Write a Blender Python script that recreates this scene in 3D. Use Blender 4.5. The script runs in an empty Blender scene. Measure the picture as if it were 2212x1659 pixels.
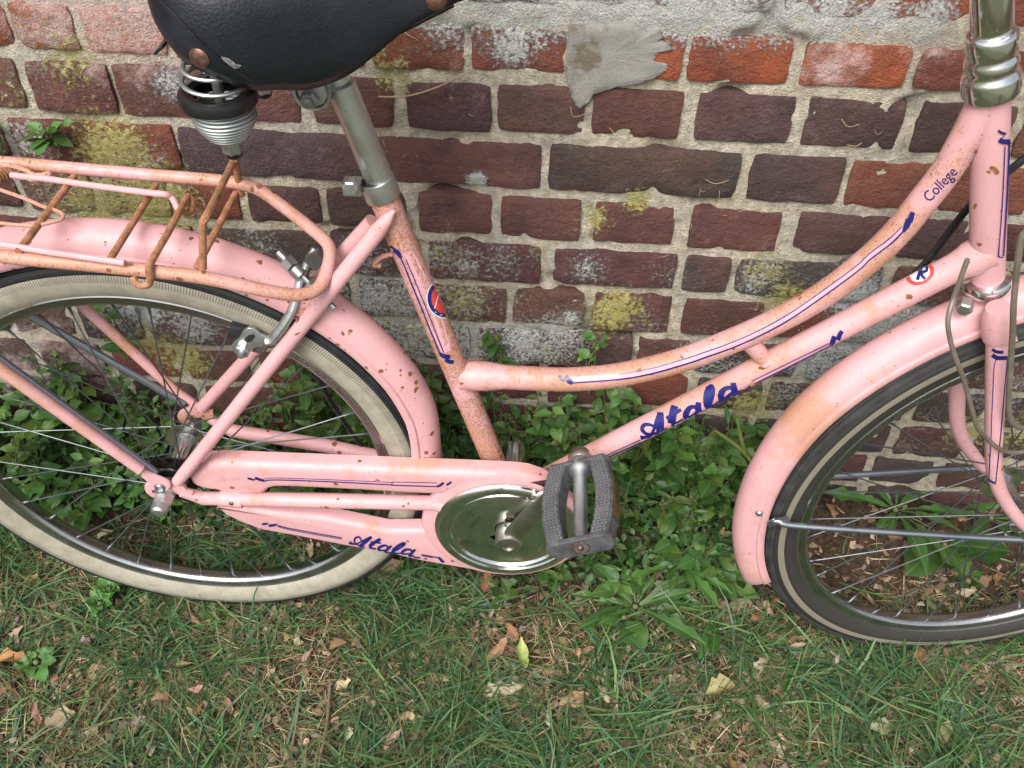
import bpy, bmesh, math, random
import numpy as np
from mathutils import Vector, Matrix, noise
from mathutils.bvhtree import BVHTree

random.seed(7)
rng = np.random.default_rng(11)
SC = bpy.context.scene
COL = SC.collection
PI = math.pi

# ------------------------------------------------------------------ camera
CAM_LOC = Vector((0.5019, -1.0496, 1.3217))
YAW, PITCH, ROLL = -0.0429, 0.7792, 0.0279
FPX, PW, PH = 1997.2, 2212.0, 1659.0          # focal length and picture size in pixels of the survey view
_f = Vector((math.sin(YAW)*math.cos(PITCH), math.cos(YAW)*math.cos(PITCH), -math.sin(PITCH)))
_r = Vector((math.cos(YAW), -math.sin(YAW), 0))
_u = _r.cross(_f)
CR = math.cos(ROLL)*_r + math.sin(ROLL)*_u
CU = -math.sin(ROLL)*_r + math.cos(ROLL)*_u
CF = _f
cam = bpy.data.cameras.new('camera')
cam.sensor_width = 36.0
cam.lens = 36.0*FPX/PW
cam.clip_start, cam.clip_end = 0.02, 400
camo = bpy.data.objects.new('camera', cam); COL.objects.link(camo)
camo.matrix_world = Matrix(((CR.x, CU.x, -CF.x, CAM_LOC.x), (CR.y, CU.y, -CF.y, CAM_LOC.y), (CR.z, CU.z, -CF.z, CAM_LOC.z), (0, 0, 0, 1)))
SC.camera = camo

# ------------------------------------------------------------------ light: open shade under a bright overcast sky
SUN_EL, SUN_AZ = 50.0, 200.0                  # azimuth: compass style, 180 = from behind the camera
w = bpy.data.worlds.new('World'); SC.world = w; w.use_nodes = True
wn = w.node_tree; wn.nodes.clear()
sky = wn.nodes.new('ShaderNodeTexSky'); sky.sky_type = 'NISHITA'; sky.sun_disc = False
sky.sun_elevation = math.radians(SUN_EL); sky.sun_rotation = math.radians(SUN_AZ)
sky.dust_density = 4.0; sky.air_density = 1.0; sky.ozone_density = 1.0
hs = wn.nodes.new('ShaderNodeHueSaturation'); hs.inputs['Saturation'].default_value = 0.30
bg = wn.nodes.new('ShaderNodeBackground'); bg.inputs['Strength'].default_value = 0.085
wo = wn.nodes.new('ShaderNodeOutputWorld')
wn.links.new(sky.outputs[0], hs.inputs['Color']); wn.links.new(hs.outputs[0], bg.inputs[0]); wn.links.new(bg.outputs[0], wo.inputs[0])
sl = bpy.data.lights.new('sun', 'SUN'); sl.energy = 1.85; sl.angle = math.radians(38); sl.color = (1.0, 0.96, 0.90)
slo = bpy.data.objects.new('sun', sl); COL.objects.link(slo)
az, el = math.radians(SUN_AZ), math.radians(SUN_EL)
sd = Vector((math.sin(az)*math.cos(el), math.cos(az)*math.cos(el), math.sin(el)))
slo.rotation_euler = (-sd).to_track_quat('-Z', 'Y').to_euler()
SC.view_settings.view_transform = 'Standard'; SC.view_settings.look = 'None'
SC.view_settings.exposure = 0.92; SC.view_settings.gamma = 1.0

# ------------------------------------------------------------------ frames of reference
# bicycle: origin where the rear tyre meets the ground, x forward, y away from the camera, z up in its own plane
_h, _L = 0.0151, 0.0022
EX = Vector((math.cos(_h), math.sin(_h), 0)); _n0 = Vector((math.sin(_h), -math.cos(_h), 0))
EN = math.cos(_L)*_n0 + math.sin(_L)*Vector((0, 0, 1))
EZ = math.cos(_L)*Vector((0, 0, 1)) - math.sin(_L)*_n0
BO = Vector((0.0049, -0.2334, 0))
BM = Matrix(((EX.x, -EN.x, EZ.x, BO.x), (EX.y, -EN.y, EZ.y, BO.y), (EX.z, -EN.z, EZ.z, BO.z), (0, 0, 0, 1)))
BMI = BM.inverted()
AX = 0.33                                     # axle height
HA, HX, HD, HE, HDL = 1.224, 0.9596, 0.475, 0.0404, -0.119   # head angle, head position, fork length, rake, steering
GZ = -0.020                                   # level ground
def survey_ray(px, py):
    return CF + CR*((px-PW/2)/FPX) - CU*((py-PH/2)/FPX)
_camB = BMI @ CAM_LOC
def _rayB(px, py):
    return BMI.to_3x3() @ survey_ray(px, py)
def B(px, py, off=0.0):                       # survey point on the bicycle, 'off' metres to the near side of its mid plane
    d = _rayB(px, py); t = (-off - _camB.y)/d.y
    return _camB + t*d
def Bz(px, py, z):                            # survey point on the bicycle at height z
    d = _rayB(px, py); t = (z - _camB.z)/d.z
    return _camB + t*d
# steered front end, in bicycle coordinates
_a = Vector((math.cos(HA), 0, -math.sin(HA)))           # down the steering axis
_fw = Vector((math.sin(HA), 0, math.cos(HA)))
F2 = math.cos(HDL)*_fw + math.sin(HDL)*Vector((0, -1, 0))
N2 = math.cos(HDL)*Vector((0, -1, 0)) - math.sin(HDL)*_fw
FC = Vector((HX, 0, 0.755)) + HD*_a + HE*F2             # front axle
FM = Matrix(((F2.x, -N2.x, -_a.x, FC.x), (F2.y, -N2.y, -_a.y, FC.y), (F2.z, -N2.z, -_a.z, FC.z), (0, 0, 0, 1)))
def Bf(px, py, off=0.0):                      # the same on the steered front end
    d = _rayB(px, py); q = FC + off*N2
    t = (q-_camB).dot(N2)/d.dot(N2)
    return _camB + t*d
def wall_pt(px, py):                          # survey point on the wall face (y = 0)
    d = survey_ray(px, py); t = -CAM_LOC.y/d.y
    return CAM_LOC + t*d
def ground_pt(px, py, z=GZ):
    d = survey_ray(px, py); t = (z-CAM_LOC.z)/d.z
    return CAM_LOC + t*d
def wall_x(px, z):                            # x on the wall of picture column px at height z
    lo, hi = -800.0, 2600.0
    for _ in range(40):
        m = (lo+hi)/2
        if wall_pt(px, m).z > z: lo = m
        else: hi = m
    return wall_pt(px, lo).x
# enlarged survey views -> survey pixels
def zc(f, ox, oy): return lambda x, y: ((x/f+ox)/1.47559, (y/f+oy)/1.47559)
Z1, Z2, Z3 = zc(2.0109, 0, 0), zc(2.0109, 1080, 0), zc(2.0109, 2164, 0)
Z4, Z5, Z6 = zc(2.0109, 0, 811), zc(2.0109, 1080, 811), zc(2.0109, 2164, 811)
ZA, ZB, ZC = zc(2.0109, 0, 1623), zc(2.0109, 1080, 1623), zc(2.0109, 2164, 1623)
Z7, Z8 = zc(2.765, 0, 480), zc(2.765, 1950, 1100)
ZP = zc(3.3515, 1340, 1400); ZG = zc(3.456, 600, 1500); ZS = zc(2.0868, 440, 0)
ZD = zc(4.1475, 440, 1260); ZK = zc(3.77, 860, 740); ZR = zc(3.456, 600, 850)
ZH = zc(3.318, 2940, 0); ZI = zc(3.318, 2940, 500); ZF = zc(2.183, 2940, 1000); ZX = zc(3.456, 2300, 1500)

# ------------------------------------------------------------------ mesh helpers
class MB:
    def __init__(s): s.v = []; s.f = []
    def add(s, vs, fs):
        b = len(s.v); s.v += [tuple(x) for x in vs]; s.f += [tuple(i+b for i in f) for f in fs]
    def tube(s, pts, r, n=12, caps=True, squash=None):
        pts = [Vector(p) for p in pts]; k = len(pts)
        rs = r if hasattr(r, '__len__') else [r]*k
        T = []
        for i in range(k):
            t = (pts[min(i+1, k-1)]-pts[max(i-1, 0)]); T.append(t.normalized())
        up = Vector((0, 0, 1)) if abs(T[0].z) < .9 else Vector((1, 0, 0))
        a = T[0].cross(up).normalized(); vs = []
        for i in range(k):
            a = (a - T[i]*a.dot(T[i])).normalized(); b = T[i].cross(a)
            for j in range(n):
                q = 2*PI*j/n
                ca, sb = math.cos(q), math.sin(q)
                if squash: ca *= squash[0]; sb *= squash[1]
                vs.append(pts[i] + rs[i]*(ca*a + sb*b))
        fs = [(i*n+j, i*n+(j+1) % n, (i+1)*n+(j+1) % n, (i+1)*n+j) for i in range(k-1) for j in range(n)]
        if caps: fs += [tuple(range(n-1, -1, -1)), tuple((k-1)*n+j for j in range(n))]
        s.add(vs, fs); return s
    def lathe(s, prof, o, d, n=32, skip=None, closed=False, caps=False):     # prof: (radius, distance along d)
        o = Vector(o); d = Vector(d).normalized()
        up = Vector((0, 0, 1)) if abs(d.z) < .9 else Vector((1, 0, 0))
        a = d.cross(up).normalized(); b = d.cross(a); k = len(prof); vs = []
        for (r, h) in prof:
            for j in range(n):
                q = 2*PI*j/n
                vs.append(o + h*d + r*(math.cos(q)*a + math.sin(q)*b))
        fs = []
        for i in range(k if closed else k-1):
            for j in range(n):
                if skip and skip(i, j): continue
                i2 = (i+1) % k
                fs.append((i*n+j, i*n+(j+1) % n, i2*n+(j+1) % n, i2*n+j))
        if caps: fs += [tuple(range(n-1, -1, -1)), tuple((k-1)*n+j for j in range(n))]
        s.add(vs, fs); return s
    def box(s, c, sx, sy, sz, ax=None):
        c = Vector(c)
        X, Y, Z = ax if ax else (Vector((1, 0, 0)), Vector((0, 1, 0)), Vector((0, 0, 1)))
        vs = [c + X*sx/2*i + Y*sy/2*j + Z*sz/2*k for i in (-1, 1) for j in (-1, 1) for k in (-1, 1)]
        s.add(vs, [(0, 1, 3, 2), (4, 6, 7, 5), (0, 4, 5, 1), (2, 3, 7, 6), (0, 2, 6, 4), (1, 5, 7, 3)]); return s
    def ball(s, c, r, n=12, m=8, sc=(1, 1, 1)):
        c = Vector(c); vs = [c+Vector((0, 0, r*sc[2]))]
        for i in range(1, m):
            t = PI*i/m
            for j in range(n):
                q = 2*PI*j/n
                vs.append(c+Vector((r*sc[0]*math.sin(t)*math.cos(q), r*sc[1]*math.sin(t)*math.sin(q), r*sc[2]*math.cos(t))))
        vs.append(c-Vector((0, 0, r*sc[2]))); fs = []
        for j in range(n):
            fs.append((0, 1+j, 1+(j+1) % n)); e = 1+(m-2)*n
            fs.append((e+(j+1) % n, e+j, len(vs)-1))
        for i in range(m-2):
            for j in range(n):
                fs.append((1+i*n+j, 1+(i+1)*n+j, 1+(i+1)*n+(j+1) % n, 1+i*n+(j+1) % n))
        s.add(vs, fs); return s
    def plate(s, poly, o0, o1, bev=0.0, steps=3):      # polygon of (x, z) in the bicycle plane, from offset o0 (far) to o1 (near)
        P = [Vector((p[0], p[1])) for p in poly]; n = len(P)
        ar = sum(P[i].x*P[(i+1) % n].y-P[(i+1) % n].x*P[i].y for i in range(n))
        if ar < 0: P.reverse()
        N = []
        for i in range(n):
            e1 = (P[i]-P[i-1]).normalized(); e2 = (P[(i+1) % n]-P[i]).normalized()
            m = (Vector((-e1.y, e1.x))+Vector((-e2.y, e2.x)))
            m = m.normalized() if m.length > 1e-6 else Vector((-e1.y, e1.x)); N.append(m)
        rings = [[(p.x, -o0, p.y) for p in P]]
        for k in range(steps+1):
            q = PI/2*k/steps if bev else 0
            ins = bev*(1-math.cos(q)); dep = bev*(1-math.sin(q)) if bev else 0
            rings.append([(p.x+m.x*ins, -(o1-dep), p.y+m.y*ins) for p, m in zip(P, N)])
            if not bev: break
        vs = [v for r in rings for v in r]; fs = []
        for i in range(len(rings)-1):
            for j in range(n):
                fs.append((i*n+j, i*n+(j+1) % n, (i+1)*n+(j+1) % n, (i+1)*n+j))
        fs.append(tuple(range(n-1, -1, -1))); fs.append(tuple((len(rings)-1)*n+j for j in range(n)))
        s.add(vs, fs); return s
    def mesh(s, name, sharp=35):
        me = bpy.data.meshes.new(name); me.from_pydata(s.v, [], s.f); me.update()
        bm = bmesh.new(); bm.from_mesh(me); bmesh.ops.recalc_face_normals(bm, faces=bm.faces); bm.to_mesh(me); bm.free()
        me.polygons.foreach_set('use_smooth', [True]*len(me.polygons))
        me.set_sharp_from_angle(angle=math.radians(sharp)); return me
    def build(s, name, mat, parent=None, sharp=35):
        me = s.mesh(name, sharp); me.materials.append(mat)
        return link(name, me, parent)
def link(name, me, parent=None):
    o = bpy.data.objects.new(name, me); COL.objects.link(o)
    if parent: o.parent = parent
    return o
def tag(o, label=None, cat=None, group=None, kind=None):
    if label: o['label'] = label
    if cat: o['category'] = cat
    if group: o['group'] = group
    if kind: o['kind'] = kind
    return o
def empty(name, parent=None, M=None):
    o = bpy.data.objects.new(name, None); COL.objects.link(o); o.empty_display_size = .05
    if parent: o.parent = parent
    if M is not None: o.matrix_local = M
    return o
def smooth_path(pts, n=8, closed=False):      # Catmull-Rom
    P = [Vector(p) for p in pts]; out = []; k = len(P)
    for i in range(k-1):
        p0, p1, p2, p3 = P[max(i-1, 0)], P[i], P[i+1], P[min(i+2, k-1)]
        for j in range(n):
            t = j/n
            out.append(.5*((2*p1)+(p2-p0)*t+(2*p0-5*p1+4*p2-p3)*t*t+(3*p1-p0-3*p2+p3)*t**3))
    out.append(P[-1]); return out
def raw_mesh(name, V, Fq, mat, parent=None, colors=None, smooth=True, attr='tint', tri=False):
    me = bpy.data.meshes.new(name); V = np.asarray(V, dtype=np.float32); Fq = np.asarray(Fq, dtype=np.int32)
    k = Fq.shape[1]
    me.vertices.add(len(V)); me.vertices.foreach_set('co', V.ravel())
    me.loops.add(Fq.size); me.loops.foreach_set('vertex_index', Fq.ravel())
    me.polygons.add(len(Fq)); me.polygons.foreach_set('loop_start', np.arange(0, Fq.size, k, dtype=np.int32))
    if smooth: me.polygons.foreach_set('use_smooth', np.ones(len(Fq), dtype=bool))
    me.update(calc_edges=True)
    if colors is not None:
        a = me.color_attributes.new(attr, 'FLOAT_COLOR', 'POINT')
        c = np.ones((len(V), 4), dtype=np.float32); c[:, :colors.shape[1]] = colors
        a.data.foreach_set('color', c.ravel())
    me.materials.append(mat)
    return link(name, me, parent)
# numpy value noise
def _hash(ix, iy, seed):
    h = (ix.astype(np.int64)*374761393 + iy.astype(np.int64)*668265263 + seed*362437) & 0x7fffffff
    h = (h ^ (h >> 13))*1274126177 & 0x7fffffff
    return ((h ^ (h >> 16)) & 0xffff)/65535.0
def vnoise(x, y, seed=0):
    x = np.asarray(x, float); y = np.asarray(y, float)
    ix, iy = np.floor(x), np.floor(y); fx, fy = x-ix, y-iy
    fx = fx*fx*(3-2*fx); fy = fy*fy*(3-2*fy)
    a, b = _hash(ix, iy, seed), _hash(ix+1, iy, seed); c, d = _hash(ix, iy+1, seed), _hash(ix+1, iy+1, seed)
    return (a*(1-fx)+b*fx)*(1-fy)+(c*(1-fx)+d*fx)*fy
def fbm(x, y, seed=0, oct=4):
    s = 0; a = .5; t = 0
    for k in range(oct):
        s = s+a*vnoise(x*2**k+k*17.3, y*2**k+k*9.1, seed+k); t += a; a *= .5
    return s/t

# ------------------------------------------------------------------ material helpers
class NT:
    def __init__(s, name):
        s.m = bpy.data.materials.new(name); s.m.use_nodes = True; s.t = s.m.node_tree; s.t.nodes.clear()
        s.out = s.n('ShaderNodeOutputMaterial'); s.b = s.n('ShaderNodeBsdfPrincipled'); s.l(s.b.outputs[0], s.out.inputs[0])
    def n(s, t, **k):
        x = s.t.nodes.new(t)
        for a, v in k.items(): setattr(x, a, v)
        return x
    def l(s, a, b): s.t.links.new(a, b)
    def val(s, sock, v):
        if isinstance(v, (int, float)): sock.default_value = v
        elif isinstance(v, tuple): sock.default_value = v if len(v) == 4 else (*v, 1)
        else: s.l(v, sock)
    def coord(s, kind='Object'):
        if not hasattr(s, 'tc'): s.tc = s.n('ShaderNodeTexCoord')
        return s.tc.outputs[kind]
    def noise(s, scale, detail=4, rough=.6, vec=None, dist=0):
        x = s.n('ShaderNodeTexNoise'); x.inputs['Scale'].default_value = scale; x.inputs['Detail'].default_value = detail
        x.inputs['Roughness'].default_value = rough; x.inputs['Distortion'].default_value = dist
        s.l(vec if vec is not None else s.coord(), x.inputs['Vector']); return x.outputs[0]
    def vor(s, scale, feature='F1', vec=None, out=0):
        x = s.n('ShaderNodeTexVoronoi', feature=feature); x.inputs['Scale'].default_value = scale
        s.l(vec if vec is not None else s.coord(), x.inputs['Vector']); return x.outputs[out]
    def ramp(s, fac, a, b, lo=0., hi=1.):     # smooth map of fac from [a,b] to [lo,hi]
        x = s.n('ShaderNodeMapRange', interpolation_type='SMOOTHSTEP'); s.val(x.inputs[0], fac)
        s.val(x.inputs[1], a); s.val(x.inputs[2], b); s.val(x.inputs[3], lo); s.val(x.inputs[4], hi); return x.outputs[0]
    def math(s, op, a, b=0., clamp=False):
        x = s.n('ShaderNodeMath', operation=op, use_clamp=clamp); s.val(x.inputs[0], a); s.val(x.inputs[1], b); return x.outputs[0]
    def mix(s, f, a, b, mode='MIX'):
        x = s.n('ShaderNodeMix', data_type='RGBA', blend_type=mode); s.val(x.inputs[0], f); s.val(x.inputs[6], a); s.val(x.inputs[7], b); return x.outputs[2]
    def attr(s, name, out='Color', kind='GEOMETRY'):
        x = s.n('ShaderNodeAttribute', attribute_name=name, attribute_type=kind); return x.outputs[out]
    def sep(s, v):
        x = s.n('ShaderNodeSeparateXYZ'); s.l(v, x.inputs[0]); return x.outputs
    def bump(s, h, strength=.3, dist=.002):
        x = s.n('ShaderNodeBump'); x.inputs['Strength'].default_value = strength; x.inputs['Distance'].default_value = dist
        s.l(h, x.inputs['Height']); s.l(x.outputs[0], s.b.inputs['Normal']); return x
    def set(s, col=None, rough=None, metal=None, spec=None):
        if col is not None: s.val(s.b.inputs['Base Color'], col)
        if rough is not None: s.val(s.b.inputs['Roughness'], rough)
        if metal is not None: s.val(s.b.inputs['Metallic'], metal)
        if spec is not None: s.val(s.b.inputs['Specular IOR Level'], spec)
        return s.m
def plain(name, col, rough=.5, metal=0., spec=.5, var=.15, scale=40):
    t = NT(name); nz = t.noise(scale, 4)
    c = t.mix(t.ramp(nz, .35, .7), tuple(x*(1-var) for x in col), tuple(min(1, x*(1+var)) for x in col))
    t.bump(t.noise(scale*4, 3), .08, .001)
    return t.set(c, t.ramp(nz, .3, .7, max(.02, rough-.07), min(1, rough+.1)), metal, spec)
PINK = (0.70, 0.385, 0.405); SALMON = (0.55, 0.285, 0.20); RUST = (0.17, 0.060, 0.022)
def paint(name, stain=.5, spots=.3, blotch=0., pits=.2):
    t = NT(name)
    big = t.noise(7, 4, .6); mid = t.noise(32, 5, .7); fine = t.noise(330, 5, .75); blo = t.noise(230, 4, .62, dist=.5)
    s = t.ramp(t.math('ADD', t.math('MULTIPLY', big, .7), t.math('MULTIPLY', mid, .3)), .72-.45*stain, .86-.40*stain)
    c = t.mix(s, PINK, SALMON)
    c = t.mix(t.math('MULTIPLY', t.ramp(t.noise(13, 3), .4, .7), .12), c, (0.74, 0.42, 0.46))
    sp = t.math('MULTIPLY', t.ramp(fine, .60-.08*pits, .70-.08*pits), t.ramp(t.math('ADD', mid, t.math('MULTIPLY', s, .12)), .68-.25*spots, .86-.25*spots))
    c = t.mix(t.math('MULTIPLY', sp, .72), c, t.mix(mid, RUST, (0.36, 0.15, 0.07)))
    if blotch > 0:
        vx = t.n('ShaderNodeTexVoronoi'); vx.inputs['Scale'].default_value = 125; t.l(t.coord(), vx.inputs['Vector']); cell = t.sep(vx.outputs[1])
        lim = t.math('MULTIPLY', t.math('MULTIPLY', t.ramp(cell[0], 1.0-.40*blotch, 1.0), t.ramp(t.noise(16, 2), .40, .60)), .52)
        dd_ = t.math('ADD', vx.outputs[0], t.math('MULTIPLY', t.math('SUBTRACT', t.noise(260, 4, .7), .5), .75))
        bl = t.ramp(t.math('SUBTRACT', dd_, lim), .03, -.02)
        c = t.mix(bl, c, t.mix(fine, (0.11, 0.035, 0.015), (0.36, 0.14, 0.05)))
    vd = t.vor(130); gate = t.ramp(t.noise(19, 3), .50-.10*spots, .62-.10*spots)
    chip = t.math('MULTIPLY', t.ramp(t.math('ADD', vd, t.math('MULTIPLY', blo, .35)), .30, .25), gate)
    c = t.mix(t.math('MULTIPLY', chip, .85), c, t.mix(fine, (0.07, 0.030, 0.016), (0.30, 0.13, 0.06)))
    grime = t.ramp(t.noise(17, 6, .75), .50, .72, 0, .22); c = t.mix(grime, c, (0.27, 0.17, 0.12))
    t.bump(t.math('ADD', mid, t.math('SUBTRACT', t.math('MULTIPLY', fine, .6), chip)), .10, .0012)
    return t.set(c, t.ramp(mid, .3, .75, .36, .62), 0, .42)
M_FRAME = paint('pink_paint_frame', .60, .75, .2, .7)
M_STAY = paint('pink_paint_stay', .46, .70, .25, .7)
M_SEAT = paint('pink_paint_seat_tube', .68, 1.4, .5, 1.6)
M_CURVE = paint('pink_paint_curved_tube', .70, 1.0, .12, 1.1)
M_HEAD = paint('pink_paint_head', .22, .3, .12, .2)
M_GUARD = paint('pink_paint_guard', .46, .45, .2, .4)
M_MUD = paint('pink_paint_mudguard', .20, .35, 1.25, .2)
M_MUDF = paint('pink_paint_front_mudguard', .54, .45, .10, .4)
M_RACK = paint('pink_paint_rack', .84, 1.0, .9, 1.0)
def wire_mat():
    t = NT('rusty_wire'); a = t.noise(60, 5, .7); b = t.noise(300, 3)
    c = t.mix(t.ramp(a, .35, .65), (0.47, 0.22, 0.13), (0.26, 0.125, 0.055)); c = t.mix(t.ramp(b, .55, .7, 0, .7), c, (0.12, 0.05, 0.025))
    t.bump(b, .25, .001); return t.set(c, .62)
M_WIRE = wire_mat()
M_PINKWIRE = paint('pink_wire', .35, .35, 0, .3)
M_LILAC = plain('lilac_pink_film', (0.72, 0.38, 0.46), .3, var=.04)
M_DECAL = plain('blue_print', (0.014, 0.016, 0.150), .3, var=.1)
M_RED = plain('red_print', (0.70, 0.06, 0.05), .3, var=.08)
M_WHITEP = plain('white_print', (0.75, 0.78, 0.80), .3, var=.05)
def chrome_mat(name, col=(.60, .60, .56), r0=.10, r1=.26, dirt=.3):
    t = NT(name); a = t.noise(25, 4, .65); b = t.noise(220, 3)
    c = t.mix(t.ramp(a, .62-.2*dirt, .85-.2*dirt), col, (0.22, 0.19, 0.14))
    c = t.mix(t.ramp(b, .66, .76, 0, dirt), c, (0.16, 0.08, 0.04))
    t.bump(b, .02, .001)
    return t.set(c, t.ramp(a, .3, .7, r0, r1), 1.0)
M_CHROME = chrome_mat('chrome', (.84, .86, .86), .12, .24, .22)
M_DISC = chrome_mat('chrome_disc', (.84, .86, .84), .10, .20, .30)
M_ZINC = chrome_mat('zinc_plate', (.52, .55, .55), .42, .56, .40)
M_POST = chrome_mat('seat_post_metal', (.60, .63, .62), .32, .46, .35)
M_DULL = chrome_mat('dull_steel', (.30, .31, .32), .4, .55, .4)
M_STAYG = chrome_mat('grey_stay', (.36, .40, .45), .34, .48, .2)
M_SPOKE = chrome_mat('spoke_steel', (.20, .22, .24), .45, .6, .2)
M_BLACK = plain('black_rubber', (0.018, 0.019, 0.022), .55, var=.3)
M_BLACKP = plain('black_plastic', (0.012, 0.012, 0.014), .28, var=.2)
M_CHAIN = plain('oily_chain', (0.022, 0.019, 0.017), .42, .5, var=.4, scale=120)
M_CABLE = plain('brown_cable_housing', (0.17, 0.145, 0.115), .38, var=.2)
M_RIVET = plain('copper_rivet', (0.22, 0.12, 0.09), .4, .7, var=.35, scale=150)
M_AMBER = plain('amber_reflector', (0.10, 0.055, 0.02), .3, var=.2)
def polar(t):                                  # radius and angle round the wheel axle
    s = t.sep(t.coord()); x, z = s[0], s[2]
    r = t.math('SQRT', t.math('ADD', t.math('MULTIPLY', x, x), t.math('MULTIPLY', z, z)))
    a = t.math('ARCTAN2', z, x); return r, a
def sidewall_mat(name, dark):
    t = NT(name); r, a = polar(t); nz = t.noise(45, 5, .65); fn = t.noise(300, 3)
    if not dark:
        c = t.mix(t.ramp(nz, .35, .7), (0.39, 0.365, 0.295), (0.30, 0.275, 0.215))
        lines = t.ramp(t.math('SINE', t.math('MULTIPLY', a, 620)), -.1, .35)
        band = t.math('MULTIPLY', t.ramp(r, .3262, .3270), lines)
        c = t.mix(t.math('MULTIPLY', band, .55), c, (0.05, 0.045, 0.04))
        c = t.mix(t.ramp(fn, .62, .72, 0, .5), c, (0.13, 0.10, 0.065))
    else:
        herr = t.ramp(t.math('SINE', t.math('ADD', t.math('MULTIPLY', a, 420), t.math('MULTIPLY', r, 1500))), .2, .8)
        c = t.mix(t.math('MULTIPLY', herr, t.ramp(r, .320, .315)), (0.028, 0.027, 0.026), (0.062, 0.058, 0.048))
        st = t.math('MULTIPLY', t.ramp(r, .3205, .3212), t.ramp(r, .3300, .3292))
        c = t.mix(st, c, t.mix(nz, (0.25, 0.225, 0.175), (0.20, 0.18, 0.14)))
    t.bump(fn, .15, .001); return t.set(c, .62, 0, .35)
M_SIDE, M_SIDED = sidewall_mat('tan_sidewall', False), sidewall_mat('striped_sidewall', True)
def rim_mat():
    t = NT('rim_chrome'); r, a = polar(t); s = t.sep(t.coord())
    k = t.math('MULTIPLY', t.math('SINE', t.math('MULTIPLY', a, 560)), t.math('SINE', t.math('MULTIPLY', r, 1600)))
    side = t.math('MULTIPLY', t.ramp(r, .2895, .2900), t.ramp(r, .2990, .2985))
    nz = t.noise(30, 4, .6)
    c = t.mix(t.math('MULTIPLY', side, t.ramp(k, -.2, .4)), (.62, .63, .64), (.16, .16, .13))
    c = t.mix(t.ramp(nz, .55, .85, 0, .7), c, (.2, .17, .12))
    t.bump(t.math('MULTIPLY', k, side), .35, .0008)
    return t.set(c, t.ramp(nz, .3, .7, .14, .3), 1.0)
M_RIM = rim_mat()
def leather_mat():
    t = NT('black_leather'); a = t.noise(12, 4); b = t.noise(160, 4, .6); v = t.vor(420)
    c = t.mix(t.ramp(a, .4, .75), (0.007, 0.009, 0.014), (0.014, 0.017, 0.026))
    c = t.mix(t.ramp(b, .70, .78, 0, .25), c, (0.06, 0.06, 0.06))
    t.bump(t.math('ADD', t.math('ADD', v, b), t.math('MULTIPLY', t.noise(34, 4, .6, dist=1.2), 2.0)), .17, .0014)
    return t.set(c, t.ramp(a, .3, .7, .30, .44), 0, .6)
M_LEATHER = leather_mat()
# ------------------------------------------------------------------ ground
def ground_h(x, y):
    t = np.clip((np.asarray(y)+.185)/.175, 0, 1); t = t*t*(3-2*t)
    d = np.clip(1-np.hypot((np.asarray(x)-.5)/2.2, (np.asarray(y)+.3)/1.4), 0, 1)
    b = (fbm(np.asarray(x)*9, np.asarray(y)*9, 3, 3)-.5)*.020 + (fbm(np.asarray(x)*45, np.asarray(y)*45, 5, 2)-.5)*.010
    return GZ - .003 + .088*t + b*np.minimum(1, d*3)
def axis(lo, hi, step, far):
    a = list(np.arange(lo, hi+1e-6, step)); g = step
    x = hi; r = []
    while x < far: g *= 1.5; x += g; r.append(x)
    x = lo; g = step; l = []
    while x > -far: g *= 1.5; x -= g; l.append(x)
    return np.array(l[::-1]+a+r)
gx = axis(-.9, 1.9, .011, 60); gy = axis(-1.0, .02, .011, 60); gy = gy[gy < 0.12]
GX, GY = np.meshgrid(gx, gy); gh = ground_h(GX, GY)
nx, ny = len(gx), len(gy)
ii = np.arange(ny-1)[:, None]*nx+np.arange(nx-1)[None, :]
gq = np.stack([ii, ii+1, ii+1+nx, ii+nx], -1).reshape(-1, 4)
t = NT('soil_and_lawn')
n1, n2, n3 = t.noise(14, 5, .65), t.noise(90, 5, .7), t.noise(300, 3)
c = t.mix(t.ramp(n2, .35, .68), (0.030, 0.020, 0.013), (0.092, 0.060, 0.038))
c = t.mix(t.ramp(n3, .58, .68, 0, .7), c, (0.17, 0.115, 0.07))
sx = t.sep(t.coord('Generated') if False else t.coord())
lawn = t.mix(t.ramp(n1, .35, .7), (0.135, 0.155, 0.095), (0.26, 0.235, 0.16))
c = t.mix(t.ramp(sx[1], -1.0, -1.5), c, lawn)
t.bump(t.math('ADD', n2, n3), .8, .006)
M_SOIL = t.set(c, .9, 0, .2)
tag(raw_mesh('ground', np.stack([GX, GY, gh], -1).reshape(-1, 3), gq, M_SOIL), kind='structure')

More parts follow.
